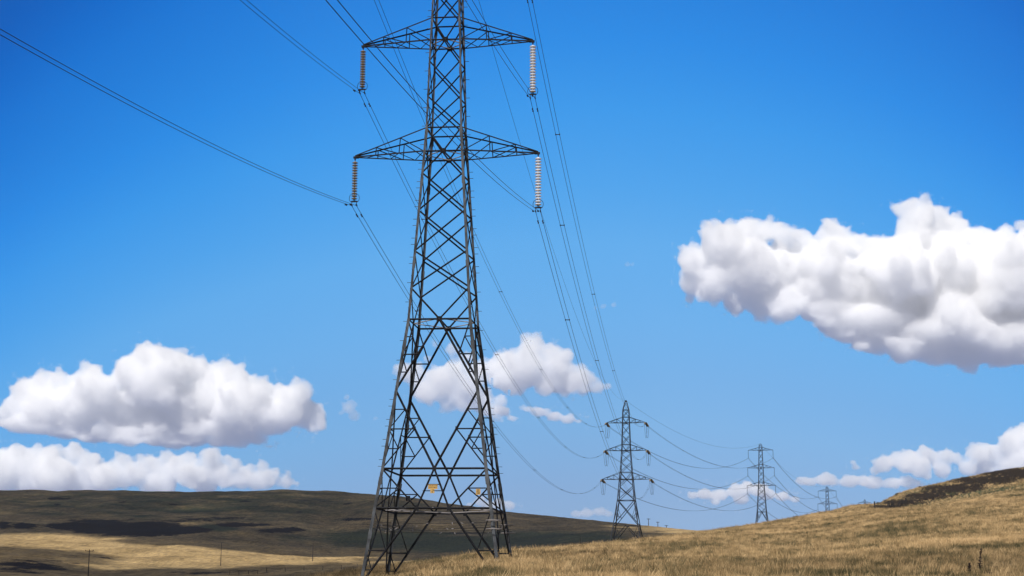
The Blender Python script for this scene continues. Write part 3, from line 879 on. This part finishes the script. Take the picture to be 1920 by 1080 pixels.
# ------------------------------------------------------------------ grass on the near slope (nobody could count it)
def mat_grass():
    m, n, l, b = mat_new('dry_grass_blades')
    b.inputs['Roughness'].default_value = 0.8
    b.inputs['Specular IOR Level'].default_value = 0.15
    geo = n.new('ShaderNodeNewGeometry'); oi = n.new('ShaderNodeObjectInfo')
    t = n.new('ShaderNodeTexNoise'); t.inputs['Scale'].default_value = 0.10; t.inputs['Detail'].default_value = 8; t.inputs['Roughness'].default_value = 0.65
    l.new(geo.outputs['Position'], t.inputs['Vector'])
    t2 = n.new('ShaderNodeTexNoise'); t2.inputs['Scale'].default_value = 0.55; t2.inputs['Detail'].default_value = 4
    l.new(geo.outputs['Position'], t2.inputs['Vector'])
    a = n.new('ShaderNodeMath'); a.operation = 'MULTIPLY_ADD'; a.inputs[1].default_value = 0.30; l.new(oi.outputs['Random'], a.inputs[0])
    a2 = n.new('ShaderNodeMath'); a2.operation = 'ADD'; l.new(t.outputs['Fac'], a2.inputs[0]); l.new(t2.outputs['Fac'], a2.inputs[1])
    a3 = n.new('ShaderNodeMath'); a3.operation = 'MULTIPLY_ADD'; a3.inputs[1].default_value = 1.9; a3.inputs[2].default_value = -1.56
    l.new(a2.outputs[0], a3.inputs[0]); l.new(a3.outputs[0], a.inputs[2])
    r = n.new('ShaderNodeValToRGB')
    st = [(0.14, (0.062, 0.060, 0.028)), (0.36, (0.22, 0.165, 0.08)), (0.60, (0.47, 0.32, 0.155)), (0.85, (0.68, 0.48, 0.25))]
    for i, (p, c) in enumerate(st):
        e = r.color_ramp.elements[0] if i == 0 else (r.color_ramp.elements[-1] if i == len(st) - 1 else r.color_ramp.elements.new(p))
        e.position = p; e.color = (*c, 1)
    l.new(a.outputs[0], r.inputs['Fac'])
    # grass colour darkened around a point on the rise at the right
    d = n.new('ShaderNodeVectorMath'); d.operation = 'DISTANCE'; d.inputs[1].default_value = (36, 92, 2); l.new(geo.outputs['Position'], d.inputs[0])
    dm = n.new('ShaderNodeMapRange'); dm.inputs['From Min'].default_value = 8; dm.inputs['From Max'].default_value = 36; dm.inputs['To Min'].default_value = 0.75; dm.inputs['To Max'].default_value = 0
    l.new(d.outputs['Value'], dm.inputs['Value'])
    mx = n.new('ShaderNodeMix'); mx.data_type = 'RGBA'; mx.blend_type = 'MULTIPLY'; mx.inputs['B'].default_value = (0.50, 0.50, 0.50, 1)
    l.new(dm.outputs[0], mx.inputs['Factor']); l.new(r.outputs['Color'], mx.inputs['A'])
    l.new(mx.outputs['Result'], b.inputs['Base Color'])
    return m
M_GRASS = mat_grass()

def tuft(i, mat):
    rnd = random.Random(100 + i); V, Fc = [], []
    tall = (0.22, 0.28, 0.20, 0.32, 0.26, 0.5)[i]
    for k in range(34 if i < 5 else 8):
        a = rnd.uniform(0, 6.283); r0 = rnd.uniform(0, 0.22) ; h_ = tall * rnd.uniform(0.55, 1.2)
        bx, by = math.cos(a) * r0, math.sin(a) * r0
        lean = rnd.uniform(0.05, 0.5) * h_; a2 = a + rnd.uniform(-.8, .8)
        lx, ly = math.cos(a2) * lean - 0.10 * h_, math.sin(a2) * lean
        w = rnd.uniform(0.005, 0.010); f = rnd.uniform(0, 3.14); wx, wy = math.cos(f) * w, math.sin(f) * w
        o = len(V)
        V += [(bx - wx, by - wy, -0.05), (bx + wx, by + wy, -0.05), (bx + lx * .35 - wx * .8, by + ly * .35 - wy * .8, h_ * .6), (bx + lx * .35 + wx * .8, by + ly * .35 + wy * .8, h_ * .6),
              (bx + lx - wx * .3, by + ly - wy * .3, h_), (bx + lx + wx * .3, by + ly + wy * .3, h_)]
        Fc += [(o, o + 1, o + 3, o + 2), (o + 2, o + 3, o + 5, o + 4)]
    me = bpy.data.meshes.new('grass_tuft'); me.from_pydata(V, [], Fc); me.materials.append(mat)
    return bpy.data.objects.new('grass_tuft', me)
tufts = bpy.data.collections.new('grass_tufts')
for i in range(6): tufts.objects.link(tuft(i, M_GRASS))
M_HEATH = mat_metal('heather_stems', (0.050, 0.036, 0.026), 0.0, 0.9, 0.5, 0.5)
heaths = bpy.data.collections.new('heather_tufts')
for i in range(4): heaths.objects.link(tuft(i, M_HEATH))

def grass_field(xs, ys, dens, size, name='grass', seed=1, rule=None, coll=None, label='long dry grass covering the near slope', mat=None):
    me = grid_mesh('grass_bed', xs, ys, None)
    n = len(me.vertices); co = np.empty(n * 3); me.vertices.foreach_get('co', co); co = co.reshape(-1, 3)
    px, py = project(co[:, 0], np.maximum(co[:, 1], 5), co[:, 2])
    d = ((px > -150) & (px < 2350) & (py < 1160) & (co[:, 1] > 40)).astype(float)
    if rule is not None: d *= rule(px, py, co)
    me.attributes.new('density', 'FLOAT', 'POINT').data.foreach_set('value', d * dens)
    o = obj(name, me, mat or M_GRASS)
    ng = bpy.data.node_groups.new('grow_grass', 'GeometryNodeTree')
    ng.interface.new_socket('Geometry', in_out='INPUT', socket_type='NodeSocketGeometry')
    ng.interface.new_socket('Geometry', in_out='OUTPUT', socket_type='NodeSocketGeometry')
    N = ng.nodes; L = ng.links
    gi, go = N.new('NodeGroupInput'), N.new('NodeGroupOutput')
    dp = N.new('GeometryNodeDistributePointsOnFaces'); dp.inputs['Seed'].default_value = seed
    na = N.new('GeometryNodeInputNamedAttribute'); na.data_type = 'FLOAT'; na.inputs['Name'].default_value = 'density'
    ci = N.new('GeometryNodeCollectionInfo'); ci.inputs['Collection'].default_value = coll or tufts; ci.inputs['Separate Children'].default_value = True; ci.inputs['Reset Children'].default_value = True
    ip = N.new('GeometryNodeInstanceOnPoints'); ip.inputs['Pick Instance'].default_value = True
    rr = N.new('FunctionNodeRandomValue'); rr.data_type = 'FLOAT_VECTOR'; rr.inputs['Min'].default_value = (0, 0, 0); rr.inputs['Max'].default_value = (0.12, 0.12, 6.283)
    rs = N.new('FunctionNodeRandomValue'); rs.data_type = 'FLOAT'; rs.inputs[2].default_value = 0.6 * size; rs.inputs[3].default_value = 1.35 * size
    L.new(gi.outputs[0], dp.inputs['Mesh']); L.new(na.outputs['Attribute'], dp.inputs['Density'])
    L.new(dp.outputs['Points'], ip.inputs['Points']); L.new(ci.outputs[0], ip.inputs['Instance'])
    L.new(rr.outputs[0], ip.inputs['Rotation']); L.new(rs.outputs[1], ip.inputs['Scale'])
    L.new(ip.outputs[0], go.inputs[0])
    m = o.modifiers.new('grow', 'NODES'); m.node_group = ng
    tag(o, label, name, kind='stuff')
    return o
keep = lambda px, py, co: (1 - 0.6 * patch_field(px, py, HEATHER_AND_SHADE)) * 1.0 - 0.55 * (noise_np(co[:, 0], co[:, 1]) > 0.62)
def noise_np(X, Y):
    z = np.zeros_like(X)
    for i, (a, p) in enumerate(_WV[:14]):
        wl = 2.5 * 1.25 ** i
        z += np.sin(X * math.cos(a) * 6.283 / wl + Y * math.sin(a) * 6.283 / wl + p)
    return 0.5 + z / 8.0
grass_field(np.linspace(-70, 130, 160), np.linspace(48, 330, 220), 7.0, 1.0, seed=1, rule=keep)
far_rule = lambda px, py, co: (px > 1180) * np.clip(1.0 - 1.2 * patch_field(px, py, HEATHER_AND_SHADE) - 0.5 * patch_field(px, py, OLIVE), 0, 1) * (1.0 - 0.5 * (noise_np(co[:, 0], co[:, 1]) > 0.6))
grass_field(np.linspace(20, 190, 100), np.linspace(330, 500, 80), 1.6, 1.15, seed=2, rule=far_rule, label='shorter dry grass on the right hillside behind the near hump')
grass_field(np.linspace(20, 190, 100), np.linspace(331, 500, 80), 1.6, 1.5, name='heather', seed=3, coll=heaths, mat=M_HEATH, label='dark brown heather band along the top of the right hillside',
            rule=lambda px, py, co: (px > 1600) * np.clip(1.6 * patch_field(px, py, HEATHER_AND_SHADE) - 0.2, 0, 1))

# dark seeding weeds near the bottom right corner, and low shrubs along the crest of the right hill
M_WEED = mat_metal('dark_dry_weed', (0.035, 0.022, 0.02), 0.0, 0.9, 0.4, 20)
M_SHRUB = mat_metal('dark_heath_shrub', (0.05, 0.048, 0.028), 0.0, 0.9, 0.5, 3)
def weed(px, py, Y, H, label, seed):
    rnd = random.Random(seed); a, _ = ray(px, py); x = a * Y; z = gz(x, Y)
    r = empty('weed_stalk', (x, Y, z)); tag(r, label, 'weed')
    mb = MB(); pts = [Vector((0.10 * H * (i / 10) ** 1.5, 0, H * i / 10)) for i in range(11)]
    mb.tube(pts, 0.018, 5); mb.build('stem', M_WEED, r)
    mb = MB()
    for k in range(90):
        t = rnd.uniform(0.15, 1.0); p = Vector((0.10 * H * t ** 1.5, 0, H * t)); an = rnd.uniform(0, 6.28); ln = rnd.uniform(0.05, 0.16) * (1.3 - t * 0.7)
        d = Vector((math.cos(an), math.sin(an), rnd.uniform(0.1, 0.9))).normalized()
        mb.box(p, p + d * ln, 0.035, 0.012)
    mb.build('leaves', M_WEED, r)
weed(1838, 1085, 84, 1.2, 'tallest dark dry weed stalk standing in the grass near the lower right corner', 1)
weed(1818, 1090, 82, 0.5, 'short dark weed clump left of the tall weed stalk', 2)

def shrub(px, Y, s, label, seed):
    rnd = random.Random(seed); x = (X0 + (px - 960) * DPX) * Y; z = gz(x, Y)
    mb = MB()
    for k in range(260):
        an, el = rnd.uniform(0, 6.28), rnd.uniform(0, 1.57); rr = rnd.uniform(0.3, 1.0)
        p = Vector((math.cos(an) * math.cos(el) * 1.5, math.sin(an) * math.cos(el) * 1.5, math.sin(el) * 0.9)) * s * rr
        d = Vector((rnd.gauss(0, 1), rnd.gauss(0, 1), rnd.gauss(0.6, 1))).normalized() * s * 0.25
        mb.box(p, p + d, 0.12 * s, 0.03 * s)
    o = mb.build('shrub', M_SHRUB); o.location = (x, Y, z - 0.1)
    tag(o, label, 'shrub', 'low shrubs on the skyline of the right slope')
rs_ = random.Random(12)
LOW = 'low dark shrub in the loose row on the skyline of the right slope'
for i, px in enumerate((1497, 1508, 1527, 1560, 1574, 1590, 1603, 1618, 1636, 1652, 1668, 1690, 1712, 1733)):
    Ycrest = float(np.interp(px, [1450, 1552, 1621, 1700, 1780], [300, 350, 400, 478, 455]))
    shrub(px, Ycrest, rs_.uniform(0.35, 0.75) * (1.5 if px in (1652, 1497) else 1), LOW, 50 + i)

# ------------------------------------------------------------------ air
def haze(density):
    x0, x1, y0, y1 = -1600, 1800, -90, 3100
    zmin = min(min(v.co.z for v in o.data.vertices) for o in COL.objects if o.type == 'MESH' and o.name.split('.')[0] in ('ground', 'hill', 'terrain'))
    me = bpy.data.meshes.new('haze')
    V = [(x, y, z) for z in (zmin - 1.5, 150.0) for (x, y) in ((x0, y0), (x1, y0), (x1, y1), (x0, y1))]
    me.from_pydata(V, [], [(3, 2, 1, 0), (4, 5, 6, 7), (0, 1, 5, 4), (1, 2, 6, 5), (2, 3, 7, 6), (3, 0, 4, 7)])
    m = bpy.data.materials.new('thin_haze'); m.use_nodes = True; n = m.node_tree.nodes; n.clear()
    o = n.new('ShaderNodeOutputMaterial'); v = n.new('ShaderNodeVolumePrincipled')
    v.inputs['Color'].default_value = (0.75, 0.85, 1.0, 1); v.inputs['Density'].default_value = density
    m.node_tree.links.new(v.outputs[0], o.inputs['Volume'])
    h_ = obj('haze', me, m)
    tag(h_, 'thin blue haze of distant air', 'haze', kind='stuff')
haze(0.00006)
# ------------------------------------------------------------------ clouds (real volumes, kilometres away)
def mat_cloud(name, dens, k, erode, ns=26):
    m = bpy.data.materials.new(name)
    m.use_nodes = True
    n, l = m.node_tree.nodes, m.node_tree.links
    n.clear()
    o = n.new('ShaderNodeOutputMaterial')
    v = n.new('ShaderNodeVolumePrincipled')
    v.inputs['Color'].default_value = (1, 1, 1, 1)
    v.inputs['Density Attribute'].default_value = ''
    info = n.new('ShaderNodeVolumeInfo')
    co = n.new('ShaderNodeTexCoord')
    nz = n.new('ShaderNodeTexNoise'); nz.inputs['Scale'].default_value = 1 / (ns * k)
    nz.inputs['Detail'].default_value = 4.0; nz.inputs['Roughness'].default_value = 0.7
    l.new(co.outputs['Object'], nz.inputs['Vector'])
    # soft edge of the fog eaten away by noise
    sub = n.new('ShaderNodeMapRange'); sub.inputs['From Min'].default_value = 0.3; sub.inputs['From Max'].default_value = 0.7
    sub.inputs['To Min'].default_value = erode; sub.inputs['To Max'].default_value = 0.1; sub.clamp = False
    l.new(nz.outputs['Fac'], sub.inputs['Value'])
    ad = n.new('ShaderNodeMath'); ad.operation = 'ADD'
    l.new(info.outputs['Density'], ad.inputs[0]); l.new(sub.outputs[0], ad.inputs[1])
    mr = n.new('ShaderNodeMapRange'); mr.inputs['From Min'].default_value = 0.0; mr.inputs['From Max'].default_value = 0.35
    mr.inputs['To Min'].default_value = 0.0; mr.inputs['To Max'].default_value = dens / k
    l.new(ad.outputs[0], mr.inputs['Value'])
    l.new(mr.outputs[0], v.inputs['Density'])
    l.new(v.outputs[0], o.inputs['Volume'])
    return m

def ico(sub):
    bm = bmesh.new()
    bmesh.ops.create_icosphere(bm, subdivisions=sub, radius=1.0)
    v = np.array([x.co[:] for x in bm.verts]); f = np.array([[a.index for a in p.verts] for p in bm.faces])
    bm.free()
    return v, f
ICO2 = ico(2)

def make_cloud(blobs, dist, seed, dens, label, vox=2.2, kids=(14, 9), flat=None, band=12, erode=-0.75, depth=0.8, st=1.0, ns=26):
    """blobs: (px, py, radius px[, depth offset in radii]); spheres budding smaller spheres, fused and roughened"""
    rnd = random.Random(seed)
    k = dist / F                      # metres per photo pixel
    ox, oy = blobs[0][0], blobs[0][1]
    org = at(ox, oy, dist)
    S = []                            # spheres in pixels: x, z, depth, r
    for b in blobs:
        S.append((b[0] - ox, oy - b[1], (rnd.uniform(0.5, 0.9) if len(b) > 4 else rnd.uniform(-depth, depth)) * b[2], b[2], b[3] if len(b) > 3 else st))
    core = [q for q, b in zip(S, blobs) if len(b) > 4]            # smooth inner bodies, no buds
    S = [q for q, b in zip(S, blobs) if len(b) <= 4]
    cur = list(S)
    for lv, nk in enumerate(kids):
        nxt = []
        for (x, z, y, r, st_) in cur:
            for i in range(nk):
                d = Vector((rnd.gauss(0, 1), rnd.gauss(0, 1) - 0.35, rnd.gauss(0, 1) + 0.45)).normalized()
                rr = r * rnd.uniform(0.26, 0.5)
                e = r * rnd.uniform(0.72, 1.0)
                nxt.append((x + d.x * e * st_, z + d.z * e * 0.9, y + d.y * e * st_, rr, st_))
        S += nxt
        cur = nxt
    S = [s for s in S if s[3] > vox * 1.2] + core
    vv, ff = ICO2
    V, Fc = [], []
    for i, (x, z, y, r, st_) in enumerate(S):
        p = vv * (r * st_, r * st_, r * 0.92) + (x, y, z)
        if flat is not None and st_ < 1.3:
            zf = oy - flat
            low = p[:, 2] < zf
            p[low, 2] = zf + (p[low, 2] - zf) * 0.15
        V.append(p); Fc.append(ff + i * len(vv))
    V = np.concatenate(V) * k; Fc = np.concatenate(Fc)
    me = bpy.data.meshes.new('cloud')
    me.from_pydata(V.tolist(), [], Fc.tolist())
    o = bpy.data.objects.new('cloud', me)
    COL.objects.link(o)
    m = o.modifiers.new('fuse', 'REMESH'); m.mode = 'VOXEL'; m.voxel_size = vox * k
    dg = bpy.context.evaluated_depsgraph_get()
    m2 = bpy.data.meshes.new_from_object(o.evaluated_get(dg))
    bpy.data.objects.remove(o)
    src = bpy.data.objects.new('cloud_body', m2)          # source of the fog, not in the scene itself
    vol = bpy.data.volumes.new('cloud')
    vol.materials.append(mat_cloud('cloud_vapour', dens, k, erode, ns))
    o = bpy.data.objects.new('cloud', vol); COL.objects.link(o)
    ng = bpy.data.node_groups.new('cloud_fog', 'GeometryNodeTree')
    ng.interface.new_socket('Geometry', in_out='INPUT', socket_type='NodeSocketGeometry')
    ng.interface.new_socket('Geometry', in_out='OUTPUT', socket_type='NodeSocketGeometry')
    go = ng.nodes.new('NodeGroupOutput'); oi = ng.nodes.new('GeometryNodeObjectInfo'); oi.inputs['Object'].default_value = src
    mv = ng.nodes.new('GeometryNodeMeshToVolume'); mv.resolution_mode = 'VOXEL_SIZE'
    mv.inputs['Voxel Size'].default_value = 2.0 * k; mv.inputs['Interior Band Width'].default_value = band * k
    mv.inputs['Density'].default_value = 1.0
    sm = ng.nodes.new('GeometryNodeSetMaterial'); sm.inputs['Material'].default_value = vol.materials[0]
    ng.links.new(oi.outputs['Geometry'], mv.inputs['Mesh']); ng.links.new(mv.outputs[0], sm.inputs[0]); ng.links.new(sm.outputs[0], go.inputs[0])
    m = o.modifiers.new('fog', 'NODES'); m.node_group = ng
    o.location = org
    tag(o, label, 'cloud', 'cumulus clouds in the sky')
    return o

CLOUD_A = [(300, 720, 62), (60, 740, 42), (85, 715, 26), (110, 712, 20), (165, 706, 26), (178, 694, 17), (140, 722, 26), (240, 704, 36), (275, 664, 24), (300, 670, 28), (330, 676, 26), (365, 700, 38),
           (405, 704, 32), (440, 706, 30), (485, 735, 36), (525, 745, 34), (563, 740, 30), (590, 775, 28), (600, 795, 18), (545, 775, 38), (455, 765, 50), (350, 770, 58), (250, 765, 58), (400, 745, 50), (500, 775, 42),
           (150, 765, 50), (190, 740, 45), (90, 770, 42), (30, 765, 30), (10, 780, 24), (200, 805, 30), (300, 808, 30), (400, 808, 30), (470, 806, 26), (120, 798, 26), (540, 796, 18)]
CLOUD_A2 = [(180, 822, 14), (240, 826, 14), (300, 828, 14), (360, 828, 14), (420, 828, 13), (480, 826, 10), (130, 815, 14), (80, 806, 16), (510, 838, 5), (330, 834, 12), (450, 835, 9), (40, 800, 16)]
CLOUD_B = [(60, 885, 40), (20, 872, 26), (95, 868, 26), (135, 862, 24), (165, 880, 28), (0, 900, 50), (110, 905, 44), (180, 905, 34), (230, 875, 20), (250, 900, 30), (310, 868, 18), (350, 872, 20), (300, 900, 30),
           (395, 870, 24), (425, 872, 14), (360, 902, 30), (420, 905, 24), (465, 885, 12), (490, 882, 14), (515, 892, 12), (480, 908, 24), (540, 896, 9), (535, 912, 16), (556, 914, 8), (-50, 880, 50)]
CLOUD_B += [(210, 905, 34), (280, 885, 26), (335, 890, 28), (400, 895, 30), (450, 905, 26), (300, 915, 34), (380, 912, 30), (500, 908, 22), (150, 912, 40), (60, 910, 44), (260, 868, 12), (440, 882, 16)]
CLOUD_C = [(1000, 650, 26), (985, 690, 40), (1040, 690, 38), (1085, 715, 30), (1120, 728, 18), (1140, 726, 10), (940, 690, 34), (905, 692, 22), (960, 718, 30), (1020, 728, 24), (1060, 735, 16), (1095, 736, 13)]
CLOUD_C2 = [(830, 718, 44), (760, 700, 24), (745, 690, 14), (790, 725, 30), (870, 740, 34), (840, 756, 20), (890, 700, 24), (845, 655, 16), (870, 668, 16), (815, 645, 12), (905, 765, 20), (935, 785, 14)]
CLOUD_C2 += [(900, 748, 26), (925, 772, 20), (872, 757, 24), (952, 775, 14), (940, 752, 18), (980, 765, 10), (800, 740, 26), (845, 765, 14), (780, 700, 24), (880, 720, 30), (910, 740, 20), (860, 700, 26), (800, 672, 12), (885, 668, 14), (925, 772, 16)]
CLOUD_C3 = [(1010, 772, 12), (1040, 780, 12), (1065, 786, 11), (990, 768, 8), (1085, 790, 6), (940, 770, 12), (960, 785, 8)]
CLOUD_D = [(1480, 510, 62), (1300, 482, 36), (1290, 500, 26), (1345, 460, 44), (1375, 430, 26), (1410, 438, 38), (1440, 428, 28), (1470, 440, 26), (1505, 445, 28), (1562, 436, 32), (1590, 450, 28), (1610, 462, 26), (1400, 500, 64), (1335, 535, 44), (1300, 530, 34), (1430, 558, 42),
           (1380, 565, 30), (1550, 510, 62), (1640, 478, 44), (1690, 388, 19), (1715, 386, 24), (1735, 390, 26), (1765, 400, 30), (1720, 430, 42), (1700, 470, 46), (1800, 430, 42), (1850, 455, 44), (1890, 462, 42), (1940, 470, 50), (1680, 520, 62), (1780, 510, 68), (1890, 530, 74),
           (1470, 575, 40), (1600, 575, 52), (1690, 590, 55), (1780, 600, 60), (1870, 610, 60), (1960, 610, 60), (1540, 575, 38), (1930, 415, 16), (1990, 400, 40), (2040, 500, 80), (2060, 600, 70)]
CLOUD_D2 = [(1640, 640, 30), (1590, 625, 26), (1700, 655, 32), (1760, 665, 30), (1820, 668, 28), (1880, 668, 28), (1940, 662, 32), (1550, 608, 18), (2000, 655, 40), (1740, 640, 36), (1860, 645, 36), (1690, 678, 12), (1800, 688, 10), (1880, 686, 10)]
CLOUD_E = [(1700, 868, 26), (1655, 872, 20), (1680, 862, 18), (1730, 850, 17), (1745, 856, 18), (1775, 856, 18), (1790, 860, 15), (1640, 884, 12), (1720, 878, 24), (1765, 880, 20), (1810, 878, 20), (1830, 852, 22), (1845, 845, 20), (1870, 850, 24), (1890, 832, 24),
           (1915, 820, 20), (1935, 830, 40), (1850, 880, 26), (1900, 870, 34), (1600, 868, 9), (1605, 876, 9), (1980, 830, 50)]
CLOUD_E2 = [(1505, 902, 11), (1520, 904, 10), (1545, 900, 14), (1560, 903, 10), (1590, 903, 14), (1615, 900, 12), (1640, 905, 14), (1670, 905, 13), (1700, 903, 13), (1720, 906, 10)]
CLOUD_F = [(1400, 915, 13), (1380, 922, 14), (1420, 920, 14), (1350, 928, 13), (1320, 928, 12), (1300, 930, 9), (1440, 926, 13), (1465, 931, 11), (1490, 936, 8), (1390, 936, 12), (1340, 942, 8)]
CLOUD_G = [(1100, 962, 11), (1080, 964, 9), (1125, 960, 10), (1140, 964, 8)]
CLOUD_H = [(900, 940, 12), (935, 944, 14), (955, 948, 12), (915, 950, 14), (880, 948, 8)]
CLOUD_I = [(655, 765, 16), (650, 745, 9), (665, 780, 14), (648, 730, 5), (705, 785, 7), (640, 775, 8)]
CLOUD_J = [(1176, 495, 7), (1186, 497, 6), (1130, 577, 8), (1150, 575, 8), (1115, 580, 6)]
CLOUD_A += [(575, 765, 26), (608, 796, 14), (590, 800, 16)]
CORE_A = [(120, 765, 42, 2.0, 0), (260, 765, 60, 1.5, 0), (400, 765, 56, 1.6, 0), (520, 778, 32, 1.6, 0), (140, 806, 20, 2.2, 0), (240, 812, 22, 2.4, 0), (340, 815, 22, 2.4, 0), (440, 813, 20, 2.2, 0), (575, 785, 22, 1.4, 0), (520, 806, 14, 2.0, 0)]
make_cloud(CLOUD_A + CORE_A + [(x, y - 1, r * 1.1, 2.4) for x, y, r in CLOUD_A2], 7000, 1, 0.075, 'long white cumulus cloud low over the left hill', flat=822, erode=-0.5)
CLOUD_B = [(x, y - 11, r) for x, y, r in CLOUD_B]
make_cloud(CLOUD_B, 11000, 3, 0.07, 'broad hazy cloud bank rising behind the crest of the left hill', kids=(10, 7), band=8, erode=-0.5, ns=18)
CLOUD_C += [(960, 710, 30, 1.8, 0), (1050, 715, 28, 1.8, 0)]
make_cloud(CLOUD_C, 5800, 4, 0.06, 'peaked white cloud between the nearest and the second pylon', kids=(12, 9), band=10, erode=-0.5)
make_cloud(CLOUD_C2, 5800, 5, 0.05, 'ragged cloud showing through the lattice of the nearest pylon', kids=(12, 8), band=11, erode=-0.6)
make_cloud(CLOUD_C3, 5800, 6, 0.07, 'faint strip of cloud beneath the peaked cloud', kids=(8, 4), band=5, erode=-0.5, st=1.5, ns=14)
CORE_D = [(1870, 580, 58, 1.4, 0), (1755, 452, 42, 1.2, 0), (1350, 500, 34, 1.2, 0), (1440, 505, 58, 1.5, 0), (1560, 535, 62, 1.7, 0), (1680, 550, 72, 1.5, 0), (1800, 545, 90, 1.4, 0), (1920, 560, 100, 1.3, 0), (1640, 600, 46, 2.4, 0), (1780, 625, 50, 2.6, 0), (1920, 635, 52, 2.4, 0), (1560, 580, 34, 2.0, 0)]
make_cloud(CLOUD_D + CORE_D + [(x, y, r, 1.5) for x, y, r in CLOUD_D2], 4600, 2, 0.07, 'largest white cumulus cloud, cut by the right edge of the sky', flat=655, erode=-0.5)
make_cloud(CLOUD_E, 9500, 7, 0.075, 'lumpy cloud low above the right hillside', kids=(10, 7), band=7, erode=-0.5, ns=18)
make_cloud(CLOUD_E2, 9500, 8, 0.06, 'thin row of small clouds above the fourth pylon', kids=(9, 5), band=5, erode=-0.4, st=1.5, ns=14)
make_cloud(CLOUD_F, 9800, 9, 0.08, 'small pale cloud behind the third pylon', kids=(9, 5), band=5, erode=-0.35, st=1.4, ns=14)
make_cloud(CLOUD_G, 11000, 10, 0.035, 'faint pinkish cloud low to the left of the second pylon', kids=(9, 5), band=5, erode=-0.35, st=1.4, ns=12)
make_cloud(CLOUD_H, 10500, 13, 0.06, 'small low cloud on the hill crest at the right leg of the nearest pylon', kids=(9, 5), band=5, erode=-0.35, ns=12)
make_cloud(CLOUD_I, 7000, 14, 0.025, 'thin wisp of cloud to the left of the nearest pylon', kids=(9, 5), band=6, erode=-0.6, ns=12)
make_cloud(CLOUD_J, 5200, 15, 0.02, 'two tiny wisps above the second pylon', kids=(9, 5), band=4, erode=-0.5, ns=8)

# two more clouds of the same sky stand overhead, out of the picture; their shadows lie on the left hill and on the field before it
def overhead_cloud(poly, H, seed, thick, label, cell=24.0):
    rnd = random.Random(seed)
    P = [Vector((p.x, p.y, 0)) for p in poly]
    zg = sum(p.z for p in poly) / len(poly)
    x0, x1 = min(p.x for p in P), max(p.x for p in P); y0, y1 = min(p.y for p in P), max(p.y for p in P)
    def inside(x, y):
        c = False
        for i in range(len(P)):
            a, b = P[i], P[i - 1]
            if (a.y > y) != (b.y > y) and x < (b.x - a.x) * (y - a.y) / (b.y - a.y) + a.x: c = not c
        return c
    vv, ff = ico(1); V, Fc = [], []; n = 0
    y = y0
    while y < y1:
        x = x0
        while x < x1:
            X, Yp = x + rnd.uniform(-.4, .4) * cell, y + rnd.uniform(-.4, .4) * cell
            w = noise.noise(Vector((X, Yp, seed * 50)) / 130.0) * cell * 1.3
            if inside(X + w, Yp + w):
                z = gz(X, Yp); t = H / SUN_DIR.z
                c = Vector((X, Yp, z)) + SUN_DIR * (t * 1.0)
                r = cell * rnd.uniform(0.75, 1.05)
                V.append(vv * (r, r, r * thick) + (c.x, c.y, c.z + rnd.uniform(-5, 12))); Fc.append(ff + n * len(vv)); n += 1
            x += cell
        y += cell
    me = bpy.data.meshes.new('cloud'); me.from_pydata(np.concatenate(V).tolist(), [], np.concatenate(Fc).tolist())
    o = bpy.data.objects.new('cloud', me); COL.objects.link(o)
    m = o.modifiers.new('fuse', 'REMESH'); m.mode = 'VOXEL'; m.voxel_size = 9.0
    m2 = bpy.data.meshes.new_from_object(o.evaluated_get(bpy.context.evaluated_depsgraph_get())); bpy.data.objects.remove(o)
    mt = bpy.data.materials.new('dense_cloud_vapour'); mt.use_nodes = True; nn = mt.node_tree.nodes; nn.clear()
    oo = nn.new('ShaderNodeOutputMaterial'); vs = nn.new('ShaderNodeVolumeScatter'); vs.inputs['Density'].default_value = 0.10
    mt.node_tree.links.new(vs.outputs[0], oo.inputs['Volume'])
    m2.name = 'cloud'; o = obj('cloud', m2, mt); tag(o, label, 'cloud', 'cumulus clouds in the sky')
def pY(px, Y):
    x = (X0 + (px - 960) * DPX) * Y
    return Vector((x, Y, gz(x, Y)))
H1 = [hit(*p, 450) for p in ((0, 1001), (100, 1005), (200, 1011), (300, 1018), (400, 1027), (500, 1035), (600, 1041), (690, 1044))]
overhead_cloud([pY(-350, 880)] + H1 + [pY(800, 640), pY(950, 560), pY(1140, 500), pY(1270, 520), pY(1290, 700), pY(1250, 1000), pY(1215, 1300), pY(1180, 1700), pY(-350, 1700)],
               900, 31, 0.6, 'broad cloud overhead, beyond the top of the picture, shading the left hill')
H2 = [hit(*p, 260) for p in ((0, 1024), (100, 1032), (185, 1044), (203, 1058), (185, 1072), (229, 1070), (417, 1065), (500, 1060), (600, 1055), (690, 1051))]
overhead_cloud([pY(-300, 640)] + H2 + [pY(770, 540), pY(800, 260), pY(700, 150), pY(640, 90), pY(400, 90), pY(-300, 200)],
               620, 32, 0.6, 'smaller cloud overhead, beyond the top of the picture, shading the left field', 16.0)
